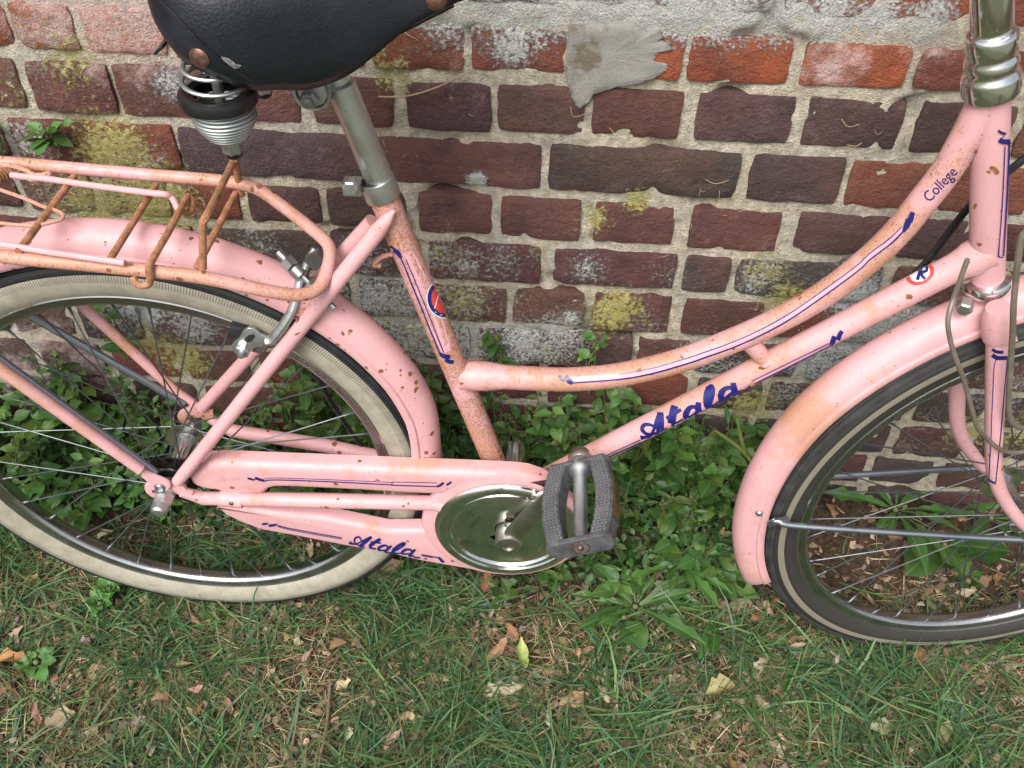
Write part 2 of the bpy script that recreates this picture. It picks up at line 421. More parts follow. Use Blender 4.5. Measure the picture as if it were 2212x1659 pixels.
# ------------------------------------------------------------------ brick wall
ZB0, PIT = 0.0919, 0.0790                     # level of the lowest bed joint in view and course height
def bed(k): return ZB0 + PIT*(10-k)           # bed joint k, counted down from the top of the picture
WX0, WX1 = -1.15, 2.15
marks_src = [  # survey pixel, radius in metres, (yellow lichen, grey lichen, white bloom)
 (250, 320, .060, (.95, .5, 0)), (330, 430, .075, (1.0, .6, 0)), (210, 440, .07, (.9, .7, 0)), (120, 420, .06, (.6, .6, 0)), (300, 365, .05, (.8, .8, 0)), (60, 300, .05, (.2, .7, 0)),
 (150, 120, .05, (.7, .3, 0)), (60, 130, .06, (.4, .5, .2)), (20, 200, .05, (.5, .3, 0)), (845, 150, .030, (.8, .1, 0)), (1110, 90, .035, (.05, .95, 0)), (1180, 60, .03, (0, .8, 0)),
 (1285, 470, .022, (.85, .3, 0)), (1380, 430, .020, (1.0, .1, 0)), (1330, 665, .040, (1.0, .2, 0)), (1300, 690, .04, (.8, .3, 0)), (1000, 640, .055, (.7, .7, 0)), (940, 545, .045, (.6, .7, 0)),
 (870, 650, .060, (.5, .9, 0)), (820, 640, .05, (.2, .9, 0)), (850, 690, .05, (.6, .8, 0)), (1010, 735, .060, (.5, .85, 0)), (1130, 735, .055, (.3, .9, 0)), (1180, 750, .05, (.5, .8, 0)), (1160, 545, .02, (.6, .6, 0)),
 (1270, 575, .035, (.2, .7, 0)), (1230, 690, .025, (.1, .9, 0)), (1650, 580, .040, (.75, .7, 0)), (1700, 640, .040, (.9, .5, 0)), (1630, 600, .03, (.4, .8, 0)), (1840, 625, .050, (.2, 1.0, 0)), (1900, 700, .05, (.1, 1.0, 0)), (1960, 690, .05, (.1, .9, 0)),
 (1760, 770, .055, (.4, .95, 0)), (1830, 740, .045, (.3, .9, 0)), (1690, 850, .045, (.5, .7, 0)), (1620, 870, .045, (.9, .3, 0)), (1700, 760, .03, (.4, .7, 0)), (1580, 800, .05, (.3, .7, 0)),
 (1030, 385, .012, (0, 1.4, 0)), (640, 120, .05, (.1, .6, .4)), (370, 175, .03, (0, .8, 0)), (560, 190, .03, (0, .4, .2)),
 (110, 30, .045, (0, .1, .9)), (190, 20, .04, (0, .1, .9)), (215, 70, .05, (0, .1, .8)), (310, 50, .06, (0, 0, 1.0)), (40, 60, .05, (0, .5, .6)), (1010, 130, .05, (0, 0, .35)), (1800, 140, .035, (0, 0, .9)), (2000, 90, .03, (0, 0, .7)), (1560, 130, .03, (0, 0, .1)),
 (1080, 15, .045, (.15, .9, .1)), (1180, 15, .045, (.1, .9, .1)), (1280, 12, .045, (.1, .95, .1)), (1380, 12, .045, (0, .95, .1)), (1480, 16, .045, (.05, 1.0, .1)), (1580, 18, .045, (0, 1.0, .1)), (1680, 20, .045, (0, .95, .1)), (1790, 24, .04, (0, .95, .1)), (1900, 26, .035, (0, .9, .1)), (2010, 28, .035, (0, .9, .1)), (970, 30, .05, (.3, .8, .2)), (700, 30, .08, (.2, .5, .4)), (300, 5, .06, (.3, .5, .4)),
 (260, 690, .05, (.3, .8, .2)), (330, 740, .05, (.8, .5, 0)), (400, 770, .05, (.9, .2, 0)), (310, 665, .04, (.3, 1.0, 0)), (420, 690, .05, (.4, .9, .1)), (100, 720, .06, (0, .2, .7)), (200, 780, .05, (0, .4, .8)), (60, 800, .05, (0, .2, .8)),
 (2130, 800, .05, (.5, .6, 0)), (2100, 930, .06, (.7, .3, 0)), (2020, 900, .05, (.4, .5, 0)), (2160, 860, .05, (.3, .7, 0)), (1950, 960, .05, (.1, .5, .3)), (2180, 700, .05, (.5, .6, 0)), (1080, 560, .05, (.3, .6, 0)), (1210, 720, .06, (.4, .8, 0)), (1390, 700, .05, (.5, .5, 0)), (1450, 590, .05, (.2, .5, 0)), (1520, 760, .05, (.3, .8, 0)), (900, 720, .06, (.6, .9, 0)), (780, 560, .05, (.4, .7, 0)), (1110, 640, .04, (.5, .5, 0)), (1000, 560, .04, (.3, .7, 0)), (620, 620, .06, (.5, .6, 0)), (560, 520, .05, (.4, .6, 0)), (720, 620, .04, (.5, .7, 0)), (700, 540, .05, (.2, .4, 0))]
MK = [((p := wall_pt(a, b)).x, p.z, r, m) for a, b, r, m in marks_src]
MK += [(random.uniform(*rg), random.uniform(.05, 1.3), random.uniform(.03, .07), (random.random()*.8, random.random()*.9, random.random()*.3)) for rg in ((-1.1, -.42), (1.15, 2.1)) for _ in range(26)]
def marks(x, z):
    x = np.asarray(x, float); z = np.asarray(z, float); o = np.zeros(x.shape+(3,))
    for cx, cz, r, m in MK:
        g = np.exp(-((x-cx)**2+(z-cz)**2)/(r*r)*.62)
        for k in range(3):
            if m[k]: o[..., k] = np.maximum(o[..., k], m[k]*g)
    return np.clip(o, 0, 1.2)
def weather(t, base, fine):                   # lichen and bloom over a base colour, driven by the 'marks' attribute
    mk = t.sep(t.attr('marks')); pos = t.coord()
    nA = t.noise(190, 6, .72); nB = t.noise(120, 5, .68, dist=.3); nC = t.noise(38, 6, .72); cell = t.vor(330)
    gy_ = t.mix(cell, (0.40, 0.42, 0.41), (0.66, 0.68, 0.67)); ye = t.mix(t.ramp(nA, .35, .65), (0.36, 0.31, 0.07), (0.52, 0.48, 0.20))
    ye = t.mix(t.ramp(nB, .52, .7), ye, (0.46, 0.46, 0.30))
    def m(a, n, s=.085): return t.ramp(t.math('ADD', n, t.math('MULTIPLY', a, .47)), .80-s, .82+s)
    c = t.mix(t.math('MULTIPLY', m(mk[2], nC, .16), .7), base, (0.62, 0.48, 0.46))
    c = t.mix(t.math('MULTIPLY', m(mk[1], nA), .92), c, gy_)
    c = t.mix(t.math('MULTIPLY', m(mk[0], nB), .92), c, ye)
    return c, t.math('ADD', m(mk[1], nA), m(mk[0], nB))
t = NT('old_brick')
oi = t.n('ShaderNodeObjectInfo'); pos = t.coord()
n1, n2, n3 = t.noise(22, 5, .65), t.noise(120, 5, .7), t.noise(420, 3)
c = t.mix(t.ramp(n1, .32, .70), oi.outputs['Color'], t.mix(.6, oi.outputs['Color'], (0.058, 0.036, 0.038)))
c = t.mix(t.ramp(t.noise(8, 4, .6), .46, .66, 0, .55), c, t.mix(.55, oi.outputs['Color'], (0.20, 0.085, 0.055)))
c = t.mix(t.ramp(t.noise(33, 5, .7), .55, .75, 0, .35), c, (0.24, 0.18, 0.15))
c = t.mix(t.ramp(n2, .50, .78, 0, .45), c, t.mix(.5, oi.outputs['Color'], (0.30, 0.16, 0.12)))
c = t.mix(t.ramp(n3, .66, .74, 0, .6), c, (0.30, 0.24, 0.20))
c = t.mix(t.ramp(t.noise(240, 4), .30, .22, 0, .8), c, (0.018, 0.012, 0.012))
c, lm = weather(t, c, n3)
t.bump(t.math('ADD', t.math('ADD', t.math('MULTIPLY', n1, 1.2), n2), t.math('ADD', t.math('MULTIPLY', n3, .5), t.math('MULTIPLY', lm, .35))), .9, .007)
M_BRICK = t.set(c, .92, 0, .25)
t = NT('lime_mortar'); n1, n2, n3 = t.noise(9, 5, .6), t.noise(70, 6, .72), t.noise(380, 4, .65)
c = t.mix(t.ramp(n1, .35, .68), (0.80, 0.71, 0.54), (0.72, 0.68, 0.58))
c = t.mix(t.ramp(n2, .38, .62), t.mix(.50, c, (0.22, 0.185, 0.14)), c)
c = t.mix(t.ramp(t.noise(26, 4, .7), .58, .74, 0, .40), c, (0.27, 0.24, 0.20))
c = t.mix(t.ramp(n3, .56, .70, 0, .7), c, (0.70, 0.65, 0.55))
c = t.mix(t.ramp(n3, .40, .30, 0, .7), c, (0.10, 0.085, 0.065))
c, lm = weather(t, c, n3)
t.bump(t.math('ADD', n2, t.math('MULTIPLY', n3, .9)), 1.0, .0075)
M_MORTAR = t.set(c, .95, 0, .15)
t = NT('grey_cement'); n1, n2, n3 = t.noise(16, 4), t.noise(150, 5, .7), t.noise(500, 3)
c = t.mix(t.ramp(n1, .48, .60), (0.27, 0.265, 0.245), (0.155, 0.13, 0.095)); c = t.mix(t.ramp(n2, .55, .75, 0, .35), c, (0.46, 0.45, 0.42))
t.bump(t.math('ADD', n2, n3), .5, .003); M_CEMENT = t.set(c, .92, 0, .2)

O_, R_, D_, P_, K_ = (0.40, 0.105, 0.046), (0.25, 0.080, 0.055), (0.150, 0.071, 0.062), (0.118, 0.072, 0.069), (0.086, 0.069, 0.067)
rows = {
 1: [(-110, 20, O_), (27, 164, O_), (175, 357, O_), (367, 575, D_), (590, 785, D_), (801, 1006, R_), (1015, 1227, R_), (1231, 1481, O_), (1487, 1711, O_), (1733, 1967, O_), (1982, 2215, R_), (2230, 2440, O_)],
 2: [(-150, 50, D_), (66, 250, D_), (253, 452, D_), (470, 650, D_), (671, 852, D_), (877, 1064, P_), (1072, 1264, P_), (1278, 1473, D_), (1500, 1712, P_), (1735, 1950, P_), (1972, 2180, P_), (2197, 2400, D_)],
 3: [(-150, 16, R_), (31, 388, R_), (393, 790, K_), (804, 1172, D_), (1184, 1596, K_), (1615, 1819, P_), (1830, 2235, R_), (2252, 2460, D_)],
 4: [(-130, 40, D_), (52, 205, D_), (215, 368, D_), (380, 522, R_), (537, 695, P_), (707, 880, P_), (902, 1065, D_), (1080, 1258, D_), (1281, 1460, D_), (1487, 1687, D_), (1716, 1920, P_), (1945, 2122, P_), (2140, 2330, D_)],
 5: [(-110, 170, D_), (185, 430, D_), (450, 700, K_), (714, 905, P_), (924, 1172, D_), (1194, 1462, D_), (1475, 1578, P_), (1588, 1900, K_), (1922, 2200, D_), (2215, 2420, P_)],
 6: [(-120, 55, P_), (70, 205, D_), (215, 345, D_), (365, 560, P_), (575, 760, P_), (777, 1098, D_), (1106, 1266, D_), (1279, 1449, D_), (1473, 1647, D_), (1662, 1990, R_), (2008, 2200, P_), (2216, 2420, D_)],
 7: [(-100, 10, P_), (24, 160, P_), (178, 310, P_), (323, 520, P_), (540, 750, P_), (766, 1018, P_), (1029, 1366, P_), (1376, 1488, D_), (1500, 1722, P_), (1743, 2050, P_), (2068, 2300, D_)]}
wall = empty('brick_wall'); wall.location = (.5, .10, 0)
tag(wall, 'weathered red and purple brick wall with pale mortar and lichen behind the pink bicycle', 'wall')
WI = Matrix.Translation((-.5, -.10, 0))
def brick_mesh(x0, x1, z0, z1, face, seed):
    nx, nz = max(8, int((x1-x0)/.010)), 6
    ex0, ez0 = .0016/(x1-x0), .0016/(z1-z0)
    us = np.concatenate([[0], [ex0], np.linspace(.005/(x1-x0), 1-.005/(x1-x0), nx), [1-ex0], [1]]); vs_ = np.concatenate([[0], [ez0], np.linspace(.005/(z1-z0), 1-.005/(z1-z0), nz), [1-ez0], [1]])
    U, V = np.meshgrid(us, vs_); X = x0+U*(x1-x0); Z = z0+V*(z1-z0)
    cr = .006
    # worn rounded corners and a wandering outline
    ex, ez = np.minimum(U, 1-U)*(x1-x0), np.minimum(V, 1-V)*(z1-z0)
    corner = np.clip(1-ex/.010, 0, 1)*np.clip(1-ez/.010, 0, 1)
    X += np.where(U < .5, 1, -1)*corner*.0025; Z += np.where(V < .5, 1, -1)*corner*.002
    edge = np.clip(1-np.minimum(ex, ez)/.010, 0, 1)
    X += (fbm(X*48+seed, Z*48, seed, 3)-.5)*.0050*(.3+.7*np.clip(1-ex/.02, 0, 1)); Z += (fbm(X*48, Z*48+seed, seed+9, 3)-.5)*.0042*(.3+.7*np.clip(1-ez/.02, 0, 1))
    chip = np.clip(fbm(X*26, Z*26, seed+4, 3)-.60, 0, 1)*.030*np.clip(1-np.minimum(ex, ez)/.022, 0, 1)
    Y = face + (fbm(X*22, Z*22, seed+2, 3)-.5)*.0050 + (fbm(X*120, Z*120, seed+6, 2)-.5)*.0008 + chip + np.clip(fbm(X*60, Z*60, seed+8, 2)-.68, 0, 1)*.02
    Y = Y + .0016*((U == us[1]) | (U == us[-2]) | (V == vs_[1]) | (V == vs_[-2]))
    border = (U == 0) | (U == 1) | (V == 0) | (V == 1)
    Y = np.where(border, .022, Y)
    X = np.where(border, x0+(X-x0)*.995+.0000, X)
    n_, m_ = U.shape[1], U.shape[0]
    ii = np.arange(m_-1)[:, None]*n_+np.arange(n_-1)[None, :]
    q = np.stack([ii, ii+1, ii+1+n_, ii+n_], -1).reshape(-1, 4)
    return np.stack([X, Y, Z], -1).reshape(-1, 3), q
def joint(x, k):                               # courses are not quite level
    return bed(k)+(fbm(np.array([x*2.3+k*7.7]), np.array([k*3.1]), 21, 2)[0]-.5)*.012
specs = []
for k in range(-6, 13):                        # k-th course lies between bed joints k-1 and k
    zt, zbm = bed(k-1), bed(k); zm = (zt+zbm)/2
    if zt > 1.42 or zt < -.03: continue
    if k in rows: lst = [(wall_x(a, zm), wall_x(b, zm), c) for a, b, c in rows[k]]
    else:
        lst = []
    xs = lst[0][0]-.013 if lst else .5
    stretcher = k % 2
    pal = [D_, P_, D_, P_, K_, R_] if k > 1 else [O_, R_, O_, D_, R_, P_]
    def fill(x, lim, s):
        i = 0
        while (x < lim) if s > 0 else (x > lim):
            L = random.uniform(.205, .222) if (stretcher and i % 3) else random.uniform(.098, .112)
            a, b = (x, x+L) if s > 0 else (x-L, x)
            lst.append((a, b, random.choice(pal))); x += s*(L+random.uniform(.009, .014)); i += 1
    xe = lst[-1][1]+.013 if lst else .512
    fill(xe, WX1, 1); fill(xs, WX0, -1)
    for a, b, c in lst:
        xm = (a+b)/2
        top = joint(xm, k-1)-random.uniform(.0045, .0080)-(.010 if k == 1 else 0); bot = joint(xm, k)+random.uniform(.0045, .0080)
        if k == 0: bot += .006
        specs.append((a+.0002, b-.0002, bot, top, c, k))
def brick_key(s):
    return abs((s[0]+s[1])/2-.5)+(.9 if s[3] < .06 else 0)+max(0, s[3]-.98)*2
specs.sort(key=brick_key)
rest_v, rest_f, rest_m, nv = [], [], [], 0
for i, (a, b, z0, z1, c, k) in enumerate(specs):
    V, q = brick_mesh(a, b, z0, z1, -.0062+random.uniform(-.002, .002), 100+i)
    mk = marks(V[:, 0], V[:, 2])
    V = V-np.array([.5, .10, 0])
    if i < 230:
        o = raw_mesh('brick', V, q, M_BRICK, wall, mk, attr='marks'); o.data.set_sharp_from_angle(angle=math.radians(38))
        j = random.uniform(.84, 1.16)
        o.color = (min(1, c[0]*j*random.uniform(.94, 1.06)), c[1]*j*random.uniform(.9, 1.1), c[2]*j*random.uniform(.9, 1.1), 1)
    else:
        rest_v.append(V); rest_f.append(q+nv); rest_m.append(mk); nv += len(V)
if rest_v:
    o = raw_mesh('brickwork', np.concatenate(rest_v), np.concatenate(rest_f), M_BRICK, wall, np.concatenate(rest_m), attr='marks')
    o.color = (*D_, 1); tag(o, kind='stuff')
# mortar: a lumpy bed the bricks sit in
mx, mz = np.arange(WX0, WX1+.001, .0055), np.arange(-.08, 1.42, .0055)
X, Z = np.meshgrid(mx, mz)
lump = fbm(X*24, Z*24, 40, 4)-.5; fine = fbm(X*90, Z*90, 44, 3)-.5
top_band = np.exp(-((Z-bed(0)-.004)/.022)**2)*(X > .30)
Y = -.0008 - lump*.0070 - fine*.0045 - top_band*.004
pit = np.clip(fbm(X*14, Z*14, 60, 3)-.66, 0, 1)*.10; Y += pit
n_, m_ = X.shape[1], X.shape[0]
ii = np.arange(m_-1)[:, None]*n_+np.arange(n_-1)[None, :]
q = np.stack([ii, ii+1, ii+1+n_, ii+n_], -1).reshape(-1, 4)
raw_mesh('mortar', np.stack([X-.5, Y-.10, Z], -1).reshape(-1, 3), q, M_MORTAR, wall, marks(X, Z).reshape(-1, 3), attr='marks')
mb = MB(); mb.box((.5, .175, .66), WX1-WX0, .23, 1.50); mb.v = [tuple(WI @ Vector(v)) for v in mb.v]; mb.build('wall_core', M_MORTAR, wall)
# grey cement smeared over one brick of the top course
cp = [(1480, 150), (1600, 140), (1750, 126), (1900, 130), (1930, 160), (1980, 190), (2060, 180), (2070, 222), (2030, 235), (2100, 255), (2140, 300), (2060, 300), (2030, 330), (2020, 370), (2070, 380), (2110, 400), (2090, 440), (1990, 490), (1900, 520), (1760, 545), (1640, 580), (1600, 640), (1545, 678), (1510, 650), (1490, 600), (1470, 540), (1455, 450), (1468, 300)]
P2 = [wall_pt(*Z2(a, b)) for a, b in cp]
ctr = sum((Vector((p.x, 0, p.z)) for p in P2), Vector())/len(P2)
ctr = Vector((wall_pt(*Z2(1700, 340)).x, 0, wall_pt(*Z2(1700, 340)).z))
vs, fs = [], []; n = len(P2)
dense = []
for i in range(n):
    a, b = P2[i], P2[(i+1) % n]
    for j in range(4):
        q_ = a.lerp(b, j/4); dense.append(Vector((q_.x+random.uniform(-.0012, .0012), 0, q_.z+random.uniform(-.0012, .0012))))
n = len(dense); levels = [(1.0, .002), (.992, -.0085), (.96, -.0095), (.8, -.0105), (.6, -.011), (.4, -.0105), (.2, -.011)]
for s_, y_ in levels:
    for p in dense:
        q_ = ctr.lerp(p, s_); yy = y_+(fbm(np.array([q_.x*40]), np.array([q_.z*40]), 77, 3)[0]-.5)*.006
        vs.append((q_.x-.5, yy-.10, q_.z))
for l in range(len(levels)-1):
    for j in range(n): fs.append((l*n+j, l*n+(j+1) % n, (l+1)*n+(j+1) % n, (l+1)*n+j))
fs.append(tuple((len(levels)-1)*n+j for j in range(n)))
mb = MB(); mb.add(vs, fs); mb.build('cement_patch', M_CEMENT, wall)
# ------------------------------------------------------------------ bicycle
bike = empty('bicycle', M=BM)
tag(bike, 'old rust-speckled pink step-through bicycle with luggage rack parked along the brick wall', 'bicycle')
NEAR = Vector((0, -1, 0))
BBP = Vector((.465, 0, .270))
def v2(p): return (p.x, p.z)

# --- frame
frame = empty('frame', bike)
ST_TOP = B(822, 410); ST_DIR = (ST_TOP-BBP).normalized()
MB().tube([BBP, BBP.lerp(ST_TOP, .5), ST_TOP], .0157, 20).build('seat_tube', M_SEAT, frame)
HUP = -_a; HP = Vector((HX, 0, .755))
MB().tube([HP+HUP*s for s in (-.056, .05, .178)], .0178, 24).build('head_tube', M_HEAD, frame)
d0, d1 = B(1406, 917), B(*Z6(1700, 119)); dd = (d1-d0).normalized()
MB().tube([d0-dd*.235, d0, d1, d1+dd*.012, d1+dd*.022, d1+dd*.030, d1+dd*.05], [.0158, .0158, .0158, .0161, .0174, .0198, .020], 20).build('down_tube', M_FRAME, frame)
tt = [Z5(780, 772), Z5(1000, 783), Z5(1300, 797), Z5(1500, 800), Z5(1800, 772), Z5(2180, 682), Z6(300, 570), Z6(560, 458), Z6(800, 334), Z6(1010, 200), Z3(1245, 1640), Z3(1412, 1475), Z3(1548, 1310), Z3(1704, 1110), Z3(1808, 940), Z3(1935, 720), Z3(1990, 620)]
tp_ = smooth_path([B(*p) for p in tt], 4); nt_ = len(tp_)
MB().tube(tp_, [.0153+.0035*max(0, 1-(i-3)/2.0 if i > 2 else 1)*(i < 5)+.0030*max(0, (i-(nt_-9))/8) for i in range(nt_)], 18).build('top_tube', M_CURVE, frame)
ring = B(*Z5(800, 772)); MB().tube([ring, ring+Vector((.006, 0, 0))], .0168, 20).build('weld', M_SEAT, frame)
a, b = B(1628, 748), B(1652, 778)
MB().tube([a+(a-b)*.3, a.lerp(b, .5), b+(b-a)*.6], [.0115, .0105, .0125], 16).build('bridge_tube', M_FRAME, frame)
MB().lathe([(.0130, -.002), (.0145, .001), (.0145, .004), (.0115, .006)], b+(b-a)*.05, (a-b), 18).build('weld', M_FRAME, frame)
def stay(name, pts, rs): return MB().tube(pts, rs, 14).build(name, M_STAY, frame)
s0, s1 = B(838, 472, .020), B(398, 1022, .058)
MB().tube([s0+(s0-s1).normalized()*.012, s0, s0.lerp(s1, .04), s0.lerp(s1, .5), s1, s1+(s1-s0).normalized()*.02], [.002, .0065, .0092, .0092, .0088, .0080], 14).build('seat_stay', M_STAY, frame)
f0, f1 = B(806, 478, -.018), B(436, 880, -.058)
stay('seat_stay', [f0, f0.lerp(f1, .5), f1], [.0092, .0092, .0085])
c0, c1 = B(440, 1076, .052), B(935, 1086, .046)
stay('chain_stay', [B(392, 1062, .058), c0, c0.lerp(c1, .5), c1, BBP+NEAR*.03], [.0075, .0098, .0108, .0108, .011])
stay('chain_stay', [B(452, 905, -.058), B(500, 930, -.056), B(700, 962, -.050), BBP+NEAR*-.03], [.006, .0098, .0105, .011])
MB().lathe([(.0, -.036), (.021, -.036), (.021, .036), (0, .036)], BBP, NEAR, 24).build('bottom_bracket', M_FRAME, frame)
UGO, LGO = .050, .048
UGO, LGO = .050, .048
def px_poly(f, pts, off): return [v2(B(*f(a, b), off)) for a, b in pts]
drop = [(85, 1195), (130, 1155), (250, 1130), (330, 1130), (415, 1165), (500, 1150), (590, 1160), (600, 1200), (640, 1265), (720, 1300), (730, 1400), (640, 1370), (560, 1330), (470, 1290), (390, 1265), (330, 1290), (255, 1290), (215, 1255), (185, 1262), (190, 1300), (235, 1325), (230, 1368), (160, 1335), (105, 1290), (82, 1240)]
MB().plate(px_poly(ZD, drop, .061), .056, .061, .001).build('dropout', M_STAY, frame)
dropf = [(515, 270), (545, 225), (620, 190), (720, 135), (830, 150), (900, 190), (985, 215), (1000, 290), (1060, 330), (1060, 400), (960, 370), (830, 300), (760, 300), (690, 295), (640, 300), (625, 330), (680, 360), (660, 380), (590, 375), (530, 325)]
MB().plate(px_poly(ZD, dropf, -.056), -.061, -.056, .001).build('dropout', M_RACK, frame)
# small cable hook behind the seat tube
MB().tube(smooth_path([B(850, 548, .0), B(822, 556, .004), B(808, 572, .006), B(822, 574, .004)], 4), .0030, 8).build('cable_hook', M_SEAT, frame)

# --- wheels
M_TREADF = plain('dusty_tread_rubber', (0.040, 0.040, 0.040), .65, var=.3)
def make_wheel(M, side_mat, tread_mat):
    wl = empty('wheel', bike, M)
    n = 120; Yv = Vector((0, 1, 0)); O = Vector((0, 0, 0))
    prof = [(.2995, -.0112), (.305, -.0155), (.313, -.0190), (.323, -.0205), (.331, -.0201), (.3362, -.0188)]
    prof = prof+[(.343, 0)]+[(r, -y) for r, y in prof[::-1]]
    MB().lathe(prof, O, Yv, n).build('tyre', side_mat, wl, 60)
    tr = [(.3355, -.0186)]
    for i in range(11):
        y = -.0182+.0364*i/10; r = .3350+.0160*math.sqrt(max(0, 1-(y/.0196)**2))
        tr += [(r-.0012, y-.0012), (r, y-.0006), (r, y+.0006)]
    tr += [(.3355, .0186)]
    MB().lathe(tr, O, Yv, n).build('tread', tread_mat, wl, 40)
    rp = [(.3010, -.0118), (.3016, -.0131), (.3000, -.0138), (.2985, -.0128), (.2900, -.0124), (.2875, -.0115), (.2850, -.0085), (.2838, -.0045), (.2845, 0)]
    rp = rp+[(r, -y) for r, y in rp[::-1][1:]]
    inner = [(.2995, .0118), (.2885, .0095), (.2870, 0), (.2885, -.0095), (.2995, -.0118)]
    MB().lathe(rp+inner, O, Yv, n, closed=True).build('rim', M_RIM, wl, 50)
    hub = [(.0045, -.064), (.0045, -.050), (.0145, -.048), (.0150, -.040), (.022, -.0385), (.0222, -.034), (.0215, -.0335), (.0165, -.033), (.0122, -.024), (.0112, 0), (.0122, .024), (.0165, .033), (.0300, .0338), (.0302, .0362), (.016, .037), (.0145, .047), (.0045, .049), (.0045, .064)]
    MB().lathe(hub, O, Yv, 28).build('hub', M_CHROME, wl, 30)
    base = None
    for s in (-1, 1):
        fr = .0195 if s < 0 else .0265
        for k in range(18):
            rim_a = 2*PI*(k+(.0 if s < 0 else .5))/18+.07; fl_a = rim_a+(1 if k % 2 else -1)*(1.05 if k % 2 else 1.12)
            yo = s*(.0355 if k % 2 else .0378)
            p0 = Vector((fr*math.cos(fl_a), yo, fr*math.sin(fl_a))); p1 = Vector((.2835*math.cos(rim_a), s*.003, .2835*math.sin(rim_a)))
            d = (p1-p0).normalized()
            mb = MB(); mb.tube([p0, p1-d*.012], .00105, 6); mb.tube([p1-d*.013, p1-d*.004, p1-d*.0035, p1+d*.002], [.0018, .0018, .0024, .0024], 8)
            mb.build('spoke', M_SPOKE, wl, 60)
    return wl
rear = make_wheel(Matrix.Translation((0, 0, AX)), M_SIDE, M_BLACK)
rear['label'] = 'wheel with wide tan sidewall tyre under the luggage rack'
front = make_wheel(FM, M_SIDED, M_TREADF)
front['label'] = 'wheel with black tyre and thin tan stripe in the fork'
AXL = Vector((0, 0, AX))
def hexnut(mb, o, d, r, h):
    mb.lathe([(0, 0), (r, 0), (r, h), (r*.8, h+.0015), (0, h+.0015)], o, d, 6)
mb = MB(); mb.lathe([(0, .060), (.0125, .060), (.0128, .063), (.0105, .066)], AXL, NEAR, 24); hexnut(mb, AXL+NEAR*.066, NEAR, .0128, .017)
mb.lathe([(.0112, .083), (.0114, .086), (.0100, .094), (.007, .0965), (0, .097)], AXL, NEAR, 24)
mb.build('axle_nut', M_ZINC, bike)
mb = MB(); hexnut(mb, AXL-NEAR*.060, -NEAR, .0105, .014); mb.build('axle_nut', M_ZINC, bike)
# --- transmission
mb = MB(); sp = []
for i in range(36):
    r = .036 if i % 2 else .0315
    for e in (-.25, .25): sp.append((r*math.cos(2*PI*(i+e)/36), AX+r*math.sin(2*PI*(i+e)/36)))
mb.plate(sp, .0350, .0375); mb.lathe([(.006, .030), (.021, .030), (.021, .044), (.012, .046), (.006, .050)], AXL, NEAR, 24)
mb.build('sprocket', M_CHAIN, bike)
def chain_path():
    r1, r2 = .0345, .092; c1, c2 = Vector((0, AX)), Vector((BBP.x, BBP.z)); d = c2-c1; L = d.length; th = math.atan2(d.y, d.x); al = math.asin((r2-r1)/L)
    pts = []
    a1, a2 = th+PI/2+al, th-PI/2-al
    for i in range(13): q = a1+(2*PI-(a1-a2))*i/12; pts.append(c1+r1*Vector((math.cos(q), math.sin(q))))
    for i in range(25): q = a2+(a1-a2)*i/24; pts.append(c2+r2*Vector((math.cos(q), math.sin(q))))
    return pts+[pts[0]]
cp_ = chain_path(); seg = [0]
for i in range(1, len(cp_)): seg.append(seg[-1]+(cp_[i]-cp_[i-1]).length)
tot = seg[-1]; nl = int(tot/.0132/2)*2; mb = MB()
def at_len(s):
    s %= tot
    for i in range(1, len(seg)):
        if seg[i] >= s: return cp_[i-1].lerp(cp_[i], (s-seg[i-1])/max(1e-9, seg[i]-seg[i-1]))
for i in range(nl):
    p, q = at_len(i*tot/nl), at_len((i+1)*tot/nl); m = (p+q)/2; e = (q-p).normalized()
    X = Vector((e.x, 0, e.y)); Zv = Vector((-e.y, 0, e.x)); w_ = .0040 if i % 2 else .0026
    for s in (-1, 1): mb.box(Vector((m.x, -.0362+s*w_, m.y)), (q-p).length*1.35, .0011, .0085, (X, Vector((0, 1, 0)), Zv))
    mb.lathe([(.0001, -.0052), (.0024, -.0052), (.0036, -.002), (.0036, .002), (.0024, .0052), (.0001, .0052)], (p.x, -.0362, p.y), (0, 1, 0), 8)
mb.build('chain', M_CHAIN, bike)
rg = []
for i in range(92):
    r = .0915 if i % 2 else .0865
    rg.append((BBP.x+r*math.cos(2*PI*i/92), BBP.z+r*math.sin(2*PI*i/92)))
MB().plate(rg, .0350, .0375).build('chainring', M_CHAIN, bike)
# chain guard: two halves clipped on the chain stay and a round case behind the chrome disc
guard = empty('chain_guard', bike)
up = [(660, 1110), (668, 1085), (700, 1060), (770, 1015), (860, 950), (920, 905)]
up = [v2(B(*ZD(a, b), .050)) for a, b in up] + [v2(B(*ZD(a, b), .030)) for a, b in ((1005, 765), (1040, 752), (1100, 750))] + [v2(B(*ZP(a, b), .030)) for a, b in ((0, 222), (500, 240), (1010, 264), (1150, 282), (1290, 327), (1400, 392))] + [v2(B(*ZP(a, b), .050)) for a, b in ( (1470, 450), (1300, 560), (900, 560), (560, 580), (330, 615), (0, 610))] + \
     [v2(B(*ZG(a, b), .050)) for a, b in ((2212, 262), (1600, 228), (1100, 205), (960, 205), (890, 222), (850, 262), (810, 285), (620, 278), (610, 380), (360, 355), (355, 245), (200, 230), (90, 200), (20, 150))]
MB().plate(up, .026, .050, .011, 4).build('upper_case', M_GUARD, guard, 50)
lo = [(295, 370), (330, 372), (600, 378), (1000, 400), (1500, 425), (2212, 560)]
